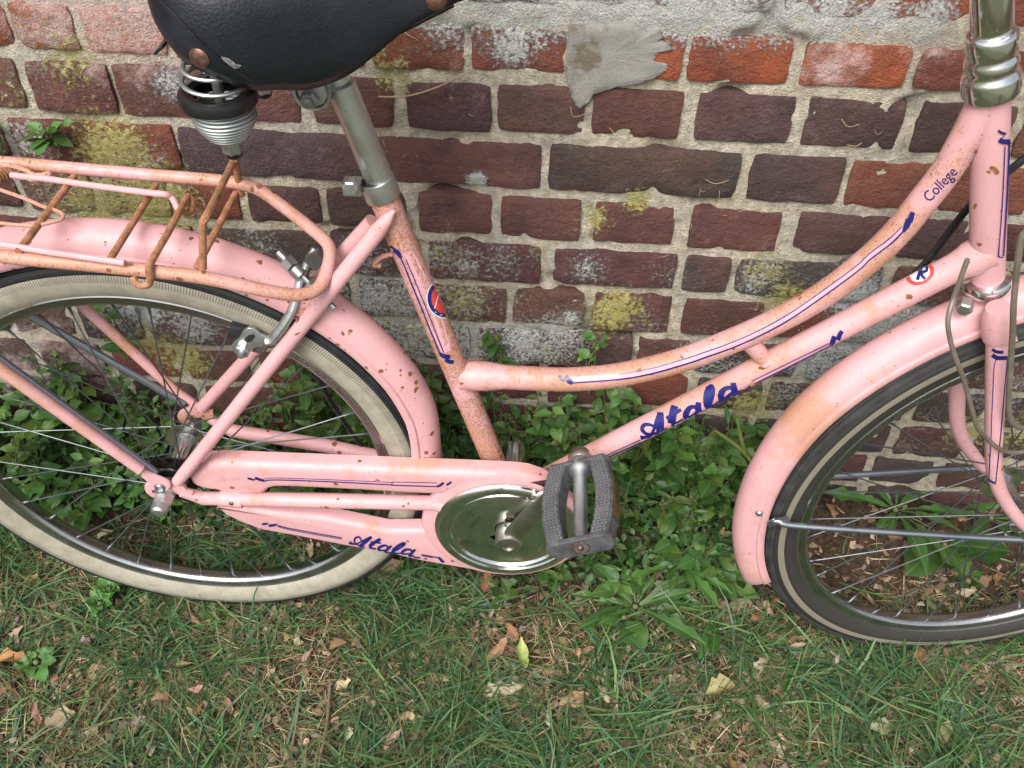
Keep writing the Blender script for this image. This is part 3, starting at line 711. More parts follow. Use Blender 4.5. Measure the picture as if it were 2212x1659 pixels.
lo = [v2(B(*ZG(a, b), (.048, .046, .042, .036, .032, .030)[i])) for i, (a, b) in enumerate(lo)] + [v2(B(*ZP(a, b), .048)) for a, b in ((200, 980), (400, 1000), (600, 1250), (700, 1440), (520, 1405), (250, 1360), (0, 1315))] + \
     [v2(B(*ZG(a, b), .048)) for a, b in ((2212, 930), (1700, 840), (1200, 740), (800, 670), (560, 580), (400, 500), (330, 440))]
MB().plate(lo, .026, .048, .008, 4).build('lower_case', M_GUARD, guard, 50)
DC = BBP+Vector((-.003, 0, .002))
MB().lathe([(.060, .034), (.111, .034), (.1150, .037), (.1160, .043), (.1140, .0480), (.1080, .0505), (.09, .0500)], DC+Vector((-.004, 0, 0)), NEAR, 64).build('round_case', M_GUARD, guard)
mb = MB(); mb.lathe([(0, 0), (.0042, 0), (.0048, .0012), (.0030, .0026), (0, .003)], B(*ZG(480, 358), .060), NEAR, 14); mb.build('screw', M_DULL, guard)
sv = B(*ZG(360, 300), .051), B(*ZG(605, 322), .051)
MB().tube([sv[0], sv[1]], .0118, 20).build('stay_clip', M_GUARD, guard)
def slots(i, j): return i == 12 and (j in range(6, 17) or j in range(38, 49))
MB().lathe([(.1005, .0520), (.1010, .0540), (.0985, .0568), (.0900, .0592), (.0870, .0582), (.0850, .0540), (.0832, .0536), (.0812, .0566), (.0792, .0568), (.0770, .0536), (.0730, .0552), (.0345, .0522), (.0290, .0523), (.0205, .0523), (.017, .050)], DC, NEAR, 64, skip=slots).build('disc', M_DISC, guard)
# cranks and pedal
M_CRANK = chrome_mat('worn_crank', (.52, .50, .45), .28, .42, .45)
PD = Vector((.551, 0, .446))
crank = MB()
def bar(mb, p, q, y0, y1, w0, w1, t0, t1):
    d = (q-p).normalized(); nrm = Vector((-d.z, 0, d.x)); vs = []
    for k in range(9):
        f = k/8; c = p.lerp(q, f); y = y0+(y1-y0)*(3*f*f-2*f**3); wd = w0+(w1-w0)*f; th = t0+(t1-t0)*f
        for j in range(12):
            q_ = 2*PI*j/12; ca, sa = math.cos(q_), math.sin(q_)
            ca = math.copysign(abs(ca)**.6, ca); sa = math.copysign(abs(sa)**.6, sa)
            vs.append(c+nrm*wd*ca+NEAR*(y+th*sa))
    fs = [(i*12+j, i*12+(j+1) % 12, (i+1)*12+(j+1) % 12, (i+1)*12+j) for i in range(8) for j in range(12)]
    fs += [tuple(range(11, -1, -1)), tuple(8*12+j for j in range(12))]; mb.add(vs, fs)
bar(crank, BBP, PD, .067, .067, .0140, .0105, .0080, .0068)
crank.lathe([(.0, .046), (.0180, .046), (.0190, .050), (.0188, .071), (.0170, .0775), (.0090, .0785), (.0088, .0765), (0, .0765)], BBP, NEAR, 28)
crank.ball(PD+NEAR*.064, .0150, 20, 12)
crank.ball(BBP+Vector((.002, -.055, .0175)), .0075, 14, 8, (1.2, 1, .9))
crank.build('crank', M_CRANK, bike, 40)
far = MB(); PDf = BBP-(PD-BBP)
bar(far, BBP, PDf, -.080, -.090, .0125, .0100, .0080, .0065)
far.lathe([(0, -.050), (.018, -.050), (.018, -.070), (.0185, -.100), (.0165, -.104), (0, -.106)], BBP, NEAR, 28)
far.build('crank', M_CHROME, bike, 40)
def make_pedal(P, y0, sgn):
    pe = empty('pedal', bike)
    tl = math.radians(24); U = Vector((math.cos(tl), 0, math.sin(tl))); Vv = Vector((-math.sin(tl), 0, math.cos(tl))); N = NEAR*sgn
    o = P+N*y0
    mb = MB(); mb.lathe([(.0135, .002), (.0150, .012), (.0128, .020), (.0088, .026), (.0080, .122), (.0085, .126)], o, N, 20)
    mb.build('axle_barrel', M_ZINC, pe)
    for s in (-1, 1):
        vs = []; K = 17
        for k in range(K):
            f = k/(K-1); bow = .0255+.0080*math.sin(PI*f); y = .014+.112*f
            cen = o+N*y+U*s*bow
            for (a, b) in ((-.0105, .0125), (-.0085, .0145), (.0085, .0145), (.0115, .0115), (.0115, -.0115), (.0085, -.0145), (-.0085, -.0145), (-.0105, -.0125)):
                vs.append(cen+U*s*a+Vv*b)
        fs = [(i*8+j, i*8+(j+1) % 8, (i+1)*8+(j+1) % 8, (i+1)*8+j) for i in range(K-1) for j in range(8)]
        fs += [tuple(range(7, -1, -1)), tuple((K-1)*8+j for j in range(8))]
        mb = MB(); mb.add(vs, fs); mb.build('rubber_block', M_PEDAL, pe, 25)
        mb = MB()
        for k in range(26):
            f = (k+.5)/26; bow = .0255+.0080*math.sin(PI*f); y = .014+.112*f
            for j in range(4):
                u = -.0066+.0044*j+(.0011 if k % 2 else 0)
                mb.box(o+N*y+U*(s*bow+u)+Vv*.0150, .0034, .0026, .0012, (U, N, Vv))
        mb.build('tread_studs', M_STUD, pe)
        if s > 0:
            mb = MB(); vs = []
            for k in range(9):
                f = .22+.56*k/8; bow = .0255+.0080*math.sin(PI*f); y = .014+.112*f; cen = o+N*y+U*(bow+.0117)
                for b in (-.0085, .0085):
                    for a in (0, .0014): vs.append(cen+Vv*b+U*a)
            fs = []
            for i in range(8):
                q = i*4; fs += [(q+1, q+5, q+7, q+3), (q, q+4, q+5, q+1), (q+2, q+3, q+7, q+6)]
            mb.add(vs, fs); mb.build('reflector', M_AMBER, pe)
    for y, th in ((.010, .005), (.126, .006)):
        vs = []; out = [(-.040, -.007), (-.034, -.0145), (.034, -.0145), (.040, -.007), (.040, .007), (.034, .0145), (-.034, .0145), (-.040, .007)]
        for d in (0, .7, 1):
            sc = 1 if d < 1 else .94
            for a, b in out: vs.append(o+N*(y+th*d)+U*a*sc+Vv*b*sc)
        fs = [(i*8+j, i*8+(j+1) % 8, (i+1)*8+(j+1) % 8, (i+1)*8+j) for i in range(2) for j in range(8)]
        fs += [tuple(range(7, -1, -1)), tuple(16+j for j in range(8))]
        mb = MB(); mb.add(vs, fs); mb.build('end_plate', M_PEDAL, pe, 30)
    mb = MB(); mb.lathe([(.0112, .1323), (.0098, .1330), (.0094, .1310), (0, .1310)], o, N, 22); mb.ball(o+N*.1315, .0042, 10, 6); mb.build('axle_cap', M_RIVET, pe)
    return pe
M_STUD = plain('worn_stud_rubber', (0.13, 0.133, 0.14), .6)
tq = NT('worn_grey_rubber'); a_ = tq.noise(60, 4); b_ = tq.noise(300, 3)
cq = tq.mix(tq.ramp(a_, .35, .7), (0.055, 0.057, 0.062), (0.115, 0.118, 0.126)); cq = tq.mix(tq.ramp(b_, .55, .7, 0, .6), cq, (0.09, 0.09, 0.09)); tq.bump(b_, .3, .001)
M_PEDAL = tq.set(cq, .6)
make_pedal(PD, .068, 1)
make_pedal(PDf, .092, -1)

# --- mudguards
def mudguard(M, a0, a1, rc, re, w, mat, tab):
    sec = [(w*.985, re), (w*1.04, re+.004), (w*1.02, re+.0085), (w*.905, re+.0098), (w*.900, re+.0125), (w*.85, re+(rc-re)*.56), (w*.66, re+(rc-re)*.80), (w*.36, re+(rc-re)*.95), (0, rc)]
    sec = [(-y, r) for y, r in sec]+[(y, r) for y, r in sec[::-1][1:]]
    inn = [(y*.95, r-.0018) for y, r in sec[::-1]]
    loop = sec+inn; n = len(loop); K = int(abs(a1-a0)/2.5)+1; vs = []
    for k in range(K+1):
        f = k/K; q = math.radians(a0+(a1-a0)*f)
        e = min(1, (1-f)*K/2.2, f*K/2.2 + .0); e = math.sin(PI/2*max(0, e))**.5 if e < 1 else 1
        dr = float(np.interp(a0+(a1-a0)*f, tab[0], tab[1]))
        for y, r in loop:
            qq = q; r = r+dr
            vs.append(M @ Vector((r*math.cos(qq), y*(0.55+.45*e), r*math.sin(qq))))
    fs = [(i*n+j, i*n+(j+1) % n, (i+1)*n+(j+1) % n, (i+1)*n+j) for i in range(K) for j in range(n)]
    fs += [tuple(range(n-1, -1, -1)), tuple(K*n+j for j in range(n))]
    mb = MB(); mb.add(vs, fs); return mb.build('mudguard', mat, bike, 50)
mg = mudguard(Matrix.Translation((0, 0, AX)), -4, 196, .3955, .3605, .0285, M_MUD, ([-4, 9, 20, 30, 42], [-.027, -.023, -.009, -.003, 0])); mg['label'] = 'rust-flecked pink mudguard over the tan-walled wheel'
mg2 = mudguard(FM, 185, 52, .4010, .3655, .0275, M_MUDF, ([100, 130, 157, 172, 185], [0, .002, -.009, -.014, -.019])); mg2['label'] = 'clean pink mudguard over the steered wheel'
def slot_screw(name, p, d, r, parent, mat=M_ZINC):
    mb = MB(); mb.lathe([(0, 0), (r, 0), (r, .0012), (r*.75, .0028), (0, .0030)], p, d, 16); return mb.build(name, mat, parent, 40)
q0 = Bf(*ZX(415, 475), .027)
slot_screw('stay_screw', q0-N2*.001, (N2-F2*.5).normalized(), .0050, bike)
# front mudguard stays
fn, ff = FC+N2*.050, FC-N2*.050
st0 = Bf(*ZX(560, 545), .026); st1 = Bf(*ZX(760, 600), .033)
mb = MB(); mb.tube(smooth_path([st0, Bf(*ZX(640, 560), .029), st1, Bf(*ZX(1500, 655), .040), Bf(2212, 1166, .052), fn+N2*.006], 4), .0046, 12)
mb.box(Bf(*ZX(620, 560), .0285), .026, .003, .012, (F2*1.0, -N2, _a*-1)); mb.build('mudguard_stay', M_STAYG, bike)
st2, st3 = Bf(*Z6(1000, 1420), -.030), Bf(*Z6(1900, 1365), -.048)
MB().tube([st2-(st3-st2)*.05, st2, st3, ff], .0045, 10).build('mudguard_stay', M_STAYG, bike)
# rear stays and rack struts
def flat_strut(p, q, w_, t_, mat, name):
    d = (q-p).normalized(); Zv = Vector((-d.z, 0, d.x))
    mb = MB(); mb.box((p+q)/2, (q-p).length, t_, w_, (d, Vector((0, 1, 0)), Zv)); return mb.build(name, mat, bike)
MB().tube([B(*Z4(-560, 380), .052), B(*Z4(0, 668), .054), B(*Z4(1000, 1395), .058)], .0046, 10).build('mudguard_stay', M_STAYG, bike)
MB().tube([B(*Z4(170, 380), -.052), B(*Z4(650, 650), -.056), B(*Z4(1180, 960), -.058)], .0052, 10).build('mudguard_stay', M_STAYG, bike)

# --- luggage rack
rack = empty('luggage_rack', bike)
RZ = .742
rl = [B(-420, 478, .083), B(-200, 520, .083), B(0, 553, .083), B(200, 573, .083), B(400, 594, .082), B(500, 612, .078), B(590, 631, .070), B(650, 637, .060), B(688, 622, .045), B(706, 585, .025), B(713, 548, .005), B(703, 521, -.010), B(660, 484, -.032), B(610, 445, -.052), B(565, 413, -.064), B(530, 400, -.067), B(480, 391, -.068), B(300, 376, -.068), B(0, 350, -.068), B(-250, 330, -.068)]
e0, e1 = rl[0], rl[-1]; xe_ = min(e0.x, e1.x)-.03
rl = [Vector((xe_-.012, 0, .752)), Vector((xe_-.008, e0.y*.7, .752))]+rl+[Vector((xe_-.008, e1.y*.7, .752)), Vector((xe_-.012, 0, .752))]
MB().tube(smooth_path(rl, 5), .0073, 14).build('rail', M_RACK, rack)
def wire(name, pts, r=.0034, mat=None, sm=4, off=None):
    return MB().tube(smooth_path(pts, sm) if sm else pts, r, 10).build(name, mat or M_WIRE, rack)
def rz(a, b, z=RZ): return Bz(*Z7(a, b), z)
wire('crossbar', [rz(160, 892, .745), rz(655, 228, .745)], .0040)
wire('crossbar', [rz(970, 958, .738), rz(1372, 312, .738)], .0038)
wire('crossbar', [B(*Z7(1175, 1120), .088), B(*Z7(1195, 1165), .092), B(*Z7(1255, 1192), .093), B(*Z7(1315, 1170), .092), B(*Z7(1322, 1090), .092), rz(1325, 1000, .738), rz(1500, 690, .738), rz(1640, 425, .737), rz(1668, 410, .735), rz(1690, 455, .730), rz(1683, 525, .726), rz(1650, 550, .726), rz(1605, 545, .730)], .0038, sm=5)
wire('crossbar', [rz(1735, 1028, .728), rz(2085, 360, .728)], .0038)
tf = B(*Z7(1790, 1040), .076)
wire('raised_stop', [tf, B(*Z7(1788, 780), .076), B(*Z7(1790, 640), .076), B(*Z7(1815, 585), .072), B(*Z7(1900, 420), .035), B(*Z7(2035, 140), -.050), B(*Z7(2062, 88), -.060), B(*Z7(2082, 150), -.063), B(*Z7(2105, 300), -.066), B(*Z7(2132, 395), -.068)], .0040, sm=5)
wire('spring_clip', [rz(-560, 735, .750), rz(0, 822, .748), rz(400, 890, .746), rz(900, 962, .742), rz(1100, 992, .740)], .0036, M_PINKWIRE)
wire('spring_clip', [rz(100, 215, .752), rz(240, 232, .752), rz(400, 247, .752), rz(800, 305, .752), rz(1300, 370, .752), rz(1450, 385, .752), rz(1500, 400, .748), rz(1540, 455, .742), rz(1560, 500, .738), rz(1600, 548, .734)], .0036, M_PINKWIRE)
wire('spring_clip', [rz(-300, 240, .745), rz(0, 345, .745), rz(200, 415, .745), rz(380, 492, .745), rz(500, 530, .745), rz(555, 565, .745), rz(540, 605, .745), rz(440, 635, .745), rz(280, 662, .745), rz(0, 640, .745), rz(-300, 600, .745)], .0022, M_RACK)
wire('clip_hook', [rz(-100, 135, .757), rz(60, 130, .757), rz(160, 148, .757), rz(240, 180, .755), rz(300, 215, .752), rz(380, 215, .752), rz(430, 200, .752), rz(425, 225, .752), rz(360, 245, .750), rz(280, 255, .750), rz(250, 238, .752)], .0030, M_RACK)
cc = rz(20, 235, .748); mb = MB(); hp = []
for i in range(140):
    q = i/139*2*PI*9; hp.append(cc+Vector((.0095*math.cos(q)-.02*(i/139), -.0005+.028*(.5-i/139), .0095*math.sin(q))))
mb.tube(hp, .0016, 6); mb.build('clip_spring', M_WIRE, rack)
M_STRUT = paint('pink_paint_strut', .66, .75, .35, .6)
def strut(pts, r):
    return MB().tube(pts, r, 14, squash=None).build('strut', M_STRUT, rack)
strut([Vector((-.250, -.081, .744)), B(*Z4(-560, 340), .078), B(*Z4(-100, 660), .074), B(*Z4(500, 1090), .070), B(*Z4(900, 1378), .068)], [.0078, .0078, .0078, .0078, .0074])
ep = [(60, 980), (150, 1045), (300, 1100), (400, 1150), (435, 1190), (425, 1225), (380, 1270), (320, 1275), (255, 1255), (180, 1200), (110, 1140), (40, 1080)]
MB().plate(px_poly(ZD, ep, .066), .0620, .066, .0012).build('strut_end', M_STAY, rack)
mb = MB(); p_ = B(*ZD(290, 1212), .066); mb.lathe([(0, 0), (.0070, 0), (.0072, .0015), (.0055, .0042), (0, .0046)], p_, NEAR, 18); mb.build('screw', M_DULL, rack)
strut([Vector((-.235, .070, .744)), B(*Z4(300, 120), -.074), B(*Z4(520, 320), -.073), B(*Z4(1120, 870), -.068), B(*Z4(1290, 985), -.064)], [.0075, .0075, .0075, .0072, .0050])
# bracket between rack and seat stays
br = [(415, 950), (440, 930), (480, 870), (545, 790), (620, 660), (650, 560), (700, 420), (760, 270)]
MB().tube([B(*ZK(a, b), .034-.009*i) for i, (a, b) in enumerate(br)], .0052, 8, squash=(1, .45)).build('bracket', M_WIRE, rack)

# --- saddle
sad = empty('saddle', bike)
S_ = [(.139, .030, 1.000, 1.022), (.142, .048, .986, 1.027), (.149, .062, .975, 1.033), (.160, .074, .964, 1.038), (.177, .086, .953, 1.042), (.204, .091, .942, 1.043), (.230, .086, .931, 1.042), (.252, .077, .928, 1.040), (.275, .066, .924, 1.038), (.304, .052, .930, 1.036), (.330, .039, .945, 1.035), (.365, .028, .971, 1.034), (.400, .024, .989, 1.033), (.430, .021, .999, 1.030), (.445, .012, 1.003, 1.022)]
def srow(x, w_, zb, zt):
    h = zt-zb
    half = [(w_*.93, zb), (w_*.985, zb+h*.10), (w_*1.0, zb+h*.25), (w_*.98, zb+h*.42), (w_*.96, zb+h*.58), (w_*.90, zb+h*.75), (w_*.76, zb+h*.89), (w_*.5, zb+h*.97), (w_*.2, zt)]
    return [(x, -y, z) for y, z in half]+[(x, y, z) for y, z in half[::-1]]
def sinterp(x):
    for i in range(len(S_)-1):
        if S_[i][0] <= x <= S_[i+1][0]:
            f = (x-S_[i][0])/(S_[i+1][0]-S_[i][0]); return [S_[i][k]+(S_[i+1][k]-S_[i][k])*f for k in range(4)]
    return S_[-1]
SS = []
for p in smooth_path([Vector((s[0], s[1], s[2])) for s in S_], 3): SS.append(p)
ST = smooth_path([Vector((s[0], s[3], 0)) for s in S_], 3)
vs = []; n = 18
for p, q in zip(SS, ST): vs += srow(p.x, p.y, p.z, q.y)
K = len(SS)
inn = []
for (x, y, z) in vs: inn.append((x+(.0 if .14 < x < .44 else .002*(1 if x < .2 else -1)), y*.965, z-.0005 if z > 1 else z))
fs = [(i*n+j, i*n+j+1, (i+1)*n+j+1, (i+1)*n+j) for i in range(K-1) for j in range(n-1)]
N0 = len(vs)
fs += [(N0+i*n+j, N0+(i+1)*n+j, N0+(i+1)*n+j+1, N0+i*n+j+1) for i in range(K-1) for j in range(n-1)]
for i in range(K-1):
    for j in (0, n-1): fs.append((i*n+j, (i+1)*n+j, N0+(i+1)*n+j, N0+i*n+j))
fs += [tuple(range(n)), tuple((K-1)*n+j for j in range(n))]
me = bpy.data.meshes.new('cover'); me.from_pydata(vs+inn, [], fs); me.update()
bm = bmesh.new(); bm.from_mesh(me); bmesh.ops.recalc_face_normals(bm, faces=bm.faces); bm.to_mesh(me); bm.free()
me.polygons.foreach_set('use_smooth', [True]*len(me.polygons)); me.materials.append(M_LEATHER)
cover = link('cover', me, sad)
cover_bvh = BVHTree.FromPolygons([Vector(v) for v in vs], [f for f in fs if max(f) < N0])
def on_cover(px, py, lift=.0004):
    d = _rayB(px, py).normalized(); loc, nr, _, _ = cover_bvh.ray_cast(_camB, d)
    if loc is None: return None, None
    if nr.dot(d) > 0: nr = -nr
    return loc+nr*lift, nr
seam = [on_cover(*ZS(a, b), .0006)[0] for a, b in ((150, 5), (200, 50), (260, 110), (330, 185), (400, 260), (480, 340), (560, 405), (650, 470), (740, 530), (800, 560))]
seam = [p for p in seam if p]
if len(seam) > 2: MB().tube(smooth_path(seam, 4), .0011, 6).build('seam', M_BLACKP, sad)
p, nr = on_cover(*ZS(408, 388))
if p: MB().lathe([(0, .0030), (.004, .0028), (.0075, .0016), (.0092, 0), (.0092, -.001)], p, nr, 20).build('rivet', M_RIVET, sad)
p, nr = on_cover(*ZS(1985, 5))
if p: MB().lathe([(0, .0030), (.004, .0028), (.0075, .0016), (.0092, 0), (.0092, -.001)], p, nr, 20).build('rivet', M_RIVET, sad)
M_SCUFF = plain('scuffed_grey_leather', (0.20, 0.20, 0.20), .7, var=.5, scale=200)
sc_ = [(552, 372), (600, 385), (640, 410), (655, 440), (690, 432), (668, 452), (640, 455), (600, 425), (560, 392)]
hits = [on_cover(*ZS(a, b), .0007)[0] for a, b in sc_]
if all(h is not None for h in hits):
    c_ = sum(hits, Vector())/len(hits); cs = on_cover(*ZS(612, 412), .0009)[0]; mb = MB(); mb.add(hits+[cs], [(i, (i+1) % len(hits), len(hits)) for i in range(len(hits))]); mb.build('scuff', M_SCUFF, sad)
# under-frame: carrier plate and rails
mb = MB(); mb.box((.215, 0, .942), .11, .10, .010); mb.box((.238, -.045, .930), .05, .006, .012); mb.box((.238, .045, .930), .05, .006, .012)
mb.tube([(.20, -.05, .94), (.28, -.022, .925), (.40, -.010, .985)], .0036, 8); mb.tube([(.20, .05, .94), (.28, .022, .925), (.40, .010, .985)], .0036, 8)
mb.build('carrier', M_BLACKP, sad)
tab = B(348, 98, .02)
MB().box(tab+Vector((.004, 0, .003)), .012, .035, .0025, (Vector((.8, 0, .6)), Vector((0, 1, 0)), Vector((-.6, 0, .8)))).build('bag_loop', M_BLACKP, sad)
def spring(cx, off):
    n0 = set(sad.children)
    y = -off; sg = MB()
    hp = []
    T = 2.6
    for i in range(81):
        f = i/80; q = f*T*2*PI+.4; r = .0195+.010*min(1, f*1.2)
        hp.append((cx+r*math.cos(q)-.004*(1-f), y+r*math.sin(q), .944-.036*f))
    sg.tube(hp, .0023, 8); sg.build('spring', M_ZINC, sad)
    MB().lathe([(.022, .910), (.030, .913), (.0345, .911), (.0360, .906), (.0355, .899), (.0325, .896), (.022, .898)], (cx, y, 0), (0, 0, 1), 36).build('spring_cap', M_BLACKP, sad)
    lw = MB()
    prof = []
    for i in range(9):
        z = .8945-.0042*i; r = .0268+.0028*math.sin(min(1, i/3)*PI/2)-.0013*max(0, i-3)**1.28
        prof += [(r-.0022, z+.0021), (r, z+.0008), (r, z-.0008), (r-.0022, z-.0021)]
    lw.lathe(prof, (cx+.002, y, 0), (0, 0, 1), 36); lw.build('barrel_coil', M_ZINC, sad, 80)
    nu = MB(); nu.tube([(cx+.001, y, .945), (cx+.002, y, .86)], .0048, 10); nu.lathe([(0, .8605), (.0135, .8600), (.0135, .8545), (.010, .853)], (cx+.003, y, 0), (0, 0, 1), 20)
    nu.lathe([(.0098, .853), (.0098, .842), (.0085, .8395)], (cx+.003, y, 0), (0, 0, 1), 6); nu.build('spring_bolt', M_ZINC, sad)
    ca = MB(); ca.lathe([(.0085, .8405), (.0080, .836), (.005, .833), (0, .8325)], (cx+.003, y, 0), (0, 0, 1), 16); ca.build('bolt_cap', M_BLACKP, sad)
    for o in [k for k in sad.children if k not in n0]:
        for v in o.data.vertices: v.co.z = .914+(v.co.z-.905)*.88
spring(.190, .060); spring(.190, -.060)
# seat post and clamps
p0, p1 = B(*ZS(1345, 560)), B(*ZS(1580, 1130))
dv = (p1-p0).normalized()
MB().tube([p0-dv*.035, p0-dv*.003], .0122, 22).build('post_neck', M_POST, sad)
MB().tube([p0-dv*.003, p0, p0.lerp(p1, .5), p1+dv*.03], [.0125, .0148, .0148, .0148], 24).build('seat_post', M_POST, bike)
cb = B(*ZS(1145, 640), .026)
mb = MB()
pl = [(1035, 500), (1200, 480), (1225, 560), (1258, 640), (1235, 690), (1180, 710), (1110, 690), (1070, 640)]
mb.plate([v2(B(*ZS(a, b), .028)) for a, b in pl], .024, .028, .0008); mb.plate([v2(B(*ZS(a, b), .028)) for a, b in pl], -.028, -.024, .0008)
mb.lathe([(.0185, -.020), (.0185, .020), (.0155, .020), (.0155, -.020)], Vector((cb.x, 0, cb.z)), NEAR, 28, closed=True)
q_ = Vector((cb.x, 0, cb.z)); mb.tube([q_+Vector((.012, 0, .004)), p0-dv*.02], .011, 12)
mb.build('clamp', M_ZINC, sad)
mb = MB(); hexnut(mb, Vector((cb.x, -.028, cb.z)), NEAR, .0092, .007); mb.lathe([(.0048, .034), (.0048, .040), (0, .0405)], Vector((cb.x, 0, cb.z)), NEAR, 12); mb.build('clamp_bolt', M_DULL, sad)
cl = ST_TOP-ST_DIR*.004
mb = MB(); mb.lathe([(.0160, -.004), (.0190, -.0035), (.0194, .010), (.0188, .0175), (.0160, .018)], cl, ST_DIR, 28)
lug = B(762, 402, .012)
mb.box(lug, .018, .016, .014); mb.build('seat_clamp', M_POST, bike)
mb = MB(); lb = B(757, 404, .024); hexnut(mb, lb-NEAR*.002, NEAR, .0082, .005); mb.tube([lb, lb-NEAR*.014], .004, 10); mb.build('clamp_bolt', M_ZINC, bike)

# --- brake over the tan-walled wheel
brk = empty('brake', bike)
arm = [ZK(530, 190), ZK(480, 300), ZK(420, 430), ZK(360, 560), ZK(345, 640), ZK(310, 800), ZK(260, 950), ZK(180, 1090), ZK(90, 1210), ZK(20, 1290), ZR(860, 815)]
offs = [-.008, -.004, 0, .006, .012, .022, .030, .034, .036, .036, .036]
MB().tube(smooth_path([B(*p, o_) for p, o_ in zip(arm, offs)], 3), [.0030+.0035*min(1, i/8) for i in range(31)], 10, squash=(1, .75)).build('arm', M_ZINC, brk)
arm2 = [ZK(440, 440), ZK(420, 560), ZK(400, 800), ZK(330, 900), ZK(280, 1000)]
MB().tube(smooth_path([B(*p, o_) for p, o_ in zip(arm2, (-.004, -.004, -.004, -.01, -.02))], 3), .0045, 8).build('arm', M_DULL, brk)
hold = [(470, 885), (500, 840), (560, 790), (600, 715), (660, 675), (730, 690), (780, 740), (850, 770), (900, 790), (870, 855), (800, 880), (740, 895), (690, 935), (620, 970), (540, 965), (490, 930)]
MB().plate([v2(B(*ZR(a, b), .030)) for a, b in hold], .0265, .030, .001).build('pad_holder', M_ZINC, brk)
MB().plate([v2(B(*ZR(a, b), .0302)) for a, b in ((615, 800), (670, 750), (725, 745), (738, 775), (690, 830), (640, 835))], .0298, .0304).build('slot', M_BLACK, brk)
mb = MB(); nb = B(*ZR(610, 900), .030); hexnut(mb, nb, NEAR, .0095, .007); mb.lathe([(.0042, .007), (.0042, .014), (0, .0145)], nb, NEAR, 12); mb.build('pad_nut', M_ZINC, brk)
pa = [(470, 640), (660, 690), (800, 880), (850, 870), (800, 965), (700, 935), (560, 800), (440, 790), (415, 770)]
MB().plate([v2(B(*ZR(a, b), .024)) for a, b in ((465, 650), (660, 690), (640, 800), (420, 780))], .0145, .0255, .001).build('brake_pad', M_BLACK, brk)
MB().plate([v2(B(*ZR(a, b), .026)) for a, b in ((700, 935), (760, 880), (850, 870), (800, 965))], .0145, .0265, .001).build('brake_pad', M_DULL, brk)
pc = B(*ZK(330, 470), .004); pv = B(*ZK(520, 540), .0)-pc; pv = Vector((pv.x, -.01, pv.z)).normalized()
mb = MB(); mb.tube([pc-pv*.030, pc-pv*.018], .0048, 10); hexnut(mb, pc-pv*.018, pv, .0088, .011); mb.tube([pc-pv*.004, pc+pv*.008], .0085, 14); mb.tube([pc, pc+pv*.06], .0035, 8)
hexnut(mb, pc+pv*.02, pv, .0095, .010); mb.build('pivot_bolt', M_DULL, brk)
mb = MB(); cbx = B(*ZK(560, 320), .0); mb.box(cbx, .020, .012, .016, (Vector((.8, 0, .6)), Vector((0, 1, 0)), Vector((-.6, 0, .8)))); mb.build('cable_anchor', M_DULL, brk)

# --- fork, headset, stem, handlebar
fk = empty('fork', bike)
AXT = lambda s: HP+HUP*s
mb = MB(); mb.tube([AXT(-.075), AXT(-.125)], .0165, 20)
crown = AXT(-.118)
nb_ = [Bf(*ZF(530, 40), .040), Bf(*ZF(522, 170), .045), Bf(*ZF(508, 500), .046), Bf(*ZF(500, 800), .047), Bf(*ZF(497, 1000), .048), Bf(*ZF(515, 1160), .049), Bf(*ZF(575, 1300), .050), Bf(*ZF(680, 1440), .051), fn]
fb_ = [Bf(*ZF(330, 160), -.038), Bf(*ZF(248, 430), -.045), Bf(*ZF(240, 600), -.046), Bf(*ZF(245, 760), -.047), Bf(*ZF(290, 890), -.048), Bf(*ZF(360, 990), -.049), Bf(*ZF(430, 1075), -.050), ff]
mb.build('steerer', M_HEAD, fk)
MB().tube(smooth_path(nb_, 4), [.0122+(.0078-.0122)*i/32 for i in range(33)], 16).build('blade', M_FRAME, fk)
MB().tube(smooth_path(fb_, 4), [.0115+(.0078-.0115)*i/28 for i in range(29)], 16).build('blade', M_STAY, fk)
cw = [crown-N2*.044, crown-N2*.03+HUP*.010, crown+HUP*.018, crown+N2*.03+HUP*.010, crown+N2*.044]
MB().tube(smooth_path(cw, 4), .0145, 16).build('crown', M_HEAD, fk)
cn = Bf(*ZF(525, 70), .042)
MB().lathe([(0, .026), (.0125, .024), (.0160, .016), (.0165, -.016), (.0150, -.022), (.0120, -.023)], cn, HUP, 24).build('crown_cap', M_HEAD, fk)
for q, s in ((fn, 1), (ff, -1)):
    mb = MB(); hexnut(mb, q, N2*s, .0105, .012); mb.build('axle_nut', M_CHROME, bike)
MB().lathe([(.016, -.052), (.0235, -.054), (.0262, -.059), (.0262, -.064), (.0235, -.068), (.016, -.0685)], HP, HUP, 40).build('headset_race', M_CHROME, bike)
MB().lathe([(.0185, .147), (.0250, .1475), (.0256, .150), (.0256, .164), (.0245, .1675), (.0225, .1700), (.0222, .1740), (.0235, .1765), (.0235, .1800), (.0225, .1835), (.0212, .1860), (.0212, .1880), (.0222, .1900), (.0222, .2030), (.0212, .2070), (.0190, .2090), (.0170, .2095)], HP+HUP*.026, HUP, 40).build('headset', M_CHROME, bike, 40)
stem = MB(); stem.lathe([(.0170, .2080), (.0180, .2095), (.0180, .2600), (.0172, .2680), (.0145, .2740), (.0110, .2755), (.0105, .2735), (0, .2735)], HP+HUP*.026, HUP, 32)
stem.tube(smooth_path([AXT(.276), AXT(.282)+F2*.03, AXT(.288)+F2*.062], 4), [.0150, .0148, .0142, .0135, .013, .0125, .012, .012, .012], 18)
stem.lathe([(.0105, -.024), (.0165, -.023), (.0165, .023), (.0105, .024)], AXT(.289)+F2*.074, N2, 24)
stem.build('stem', M_CHROME, bike, 40)
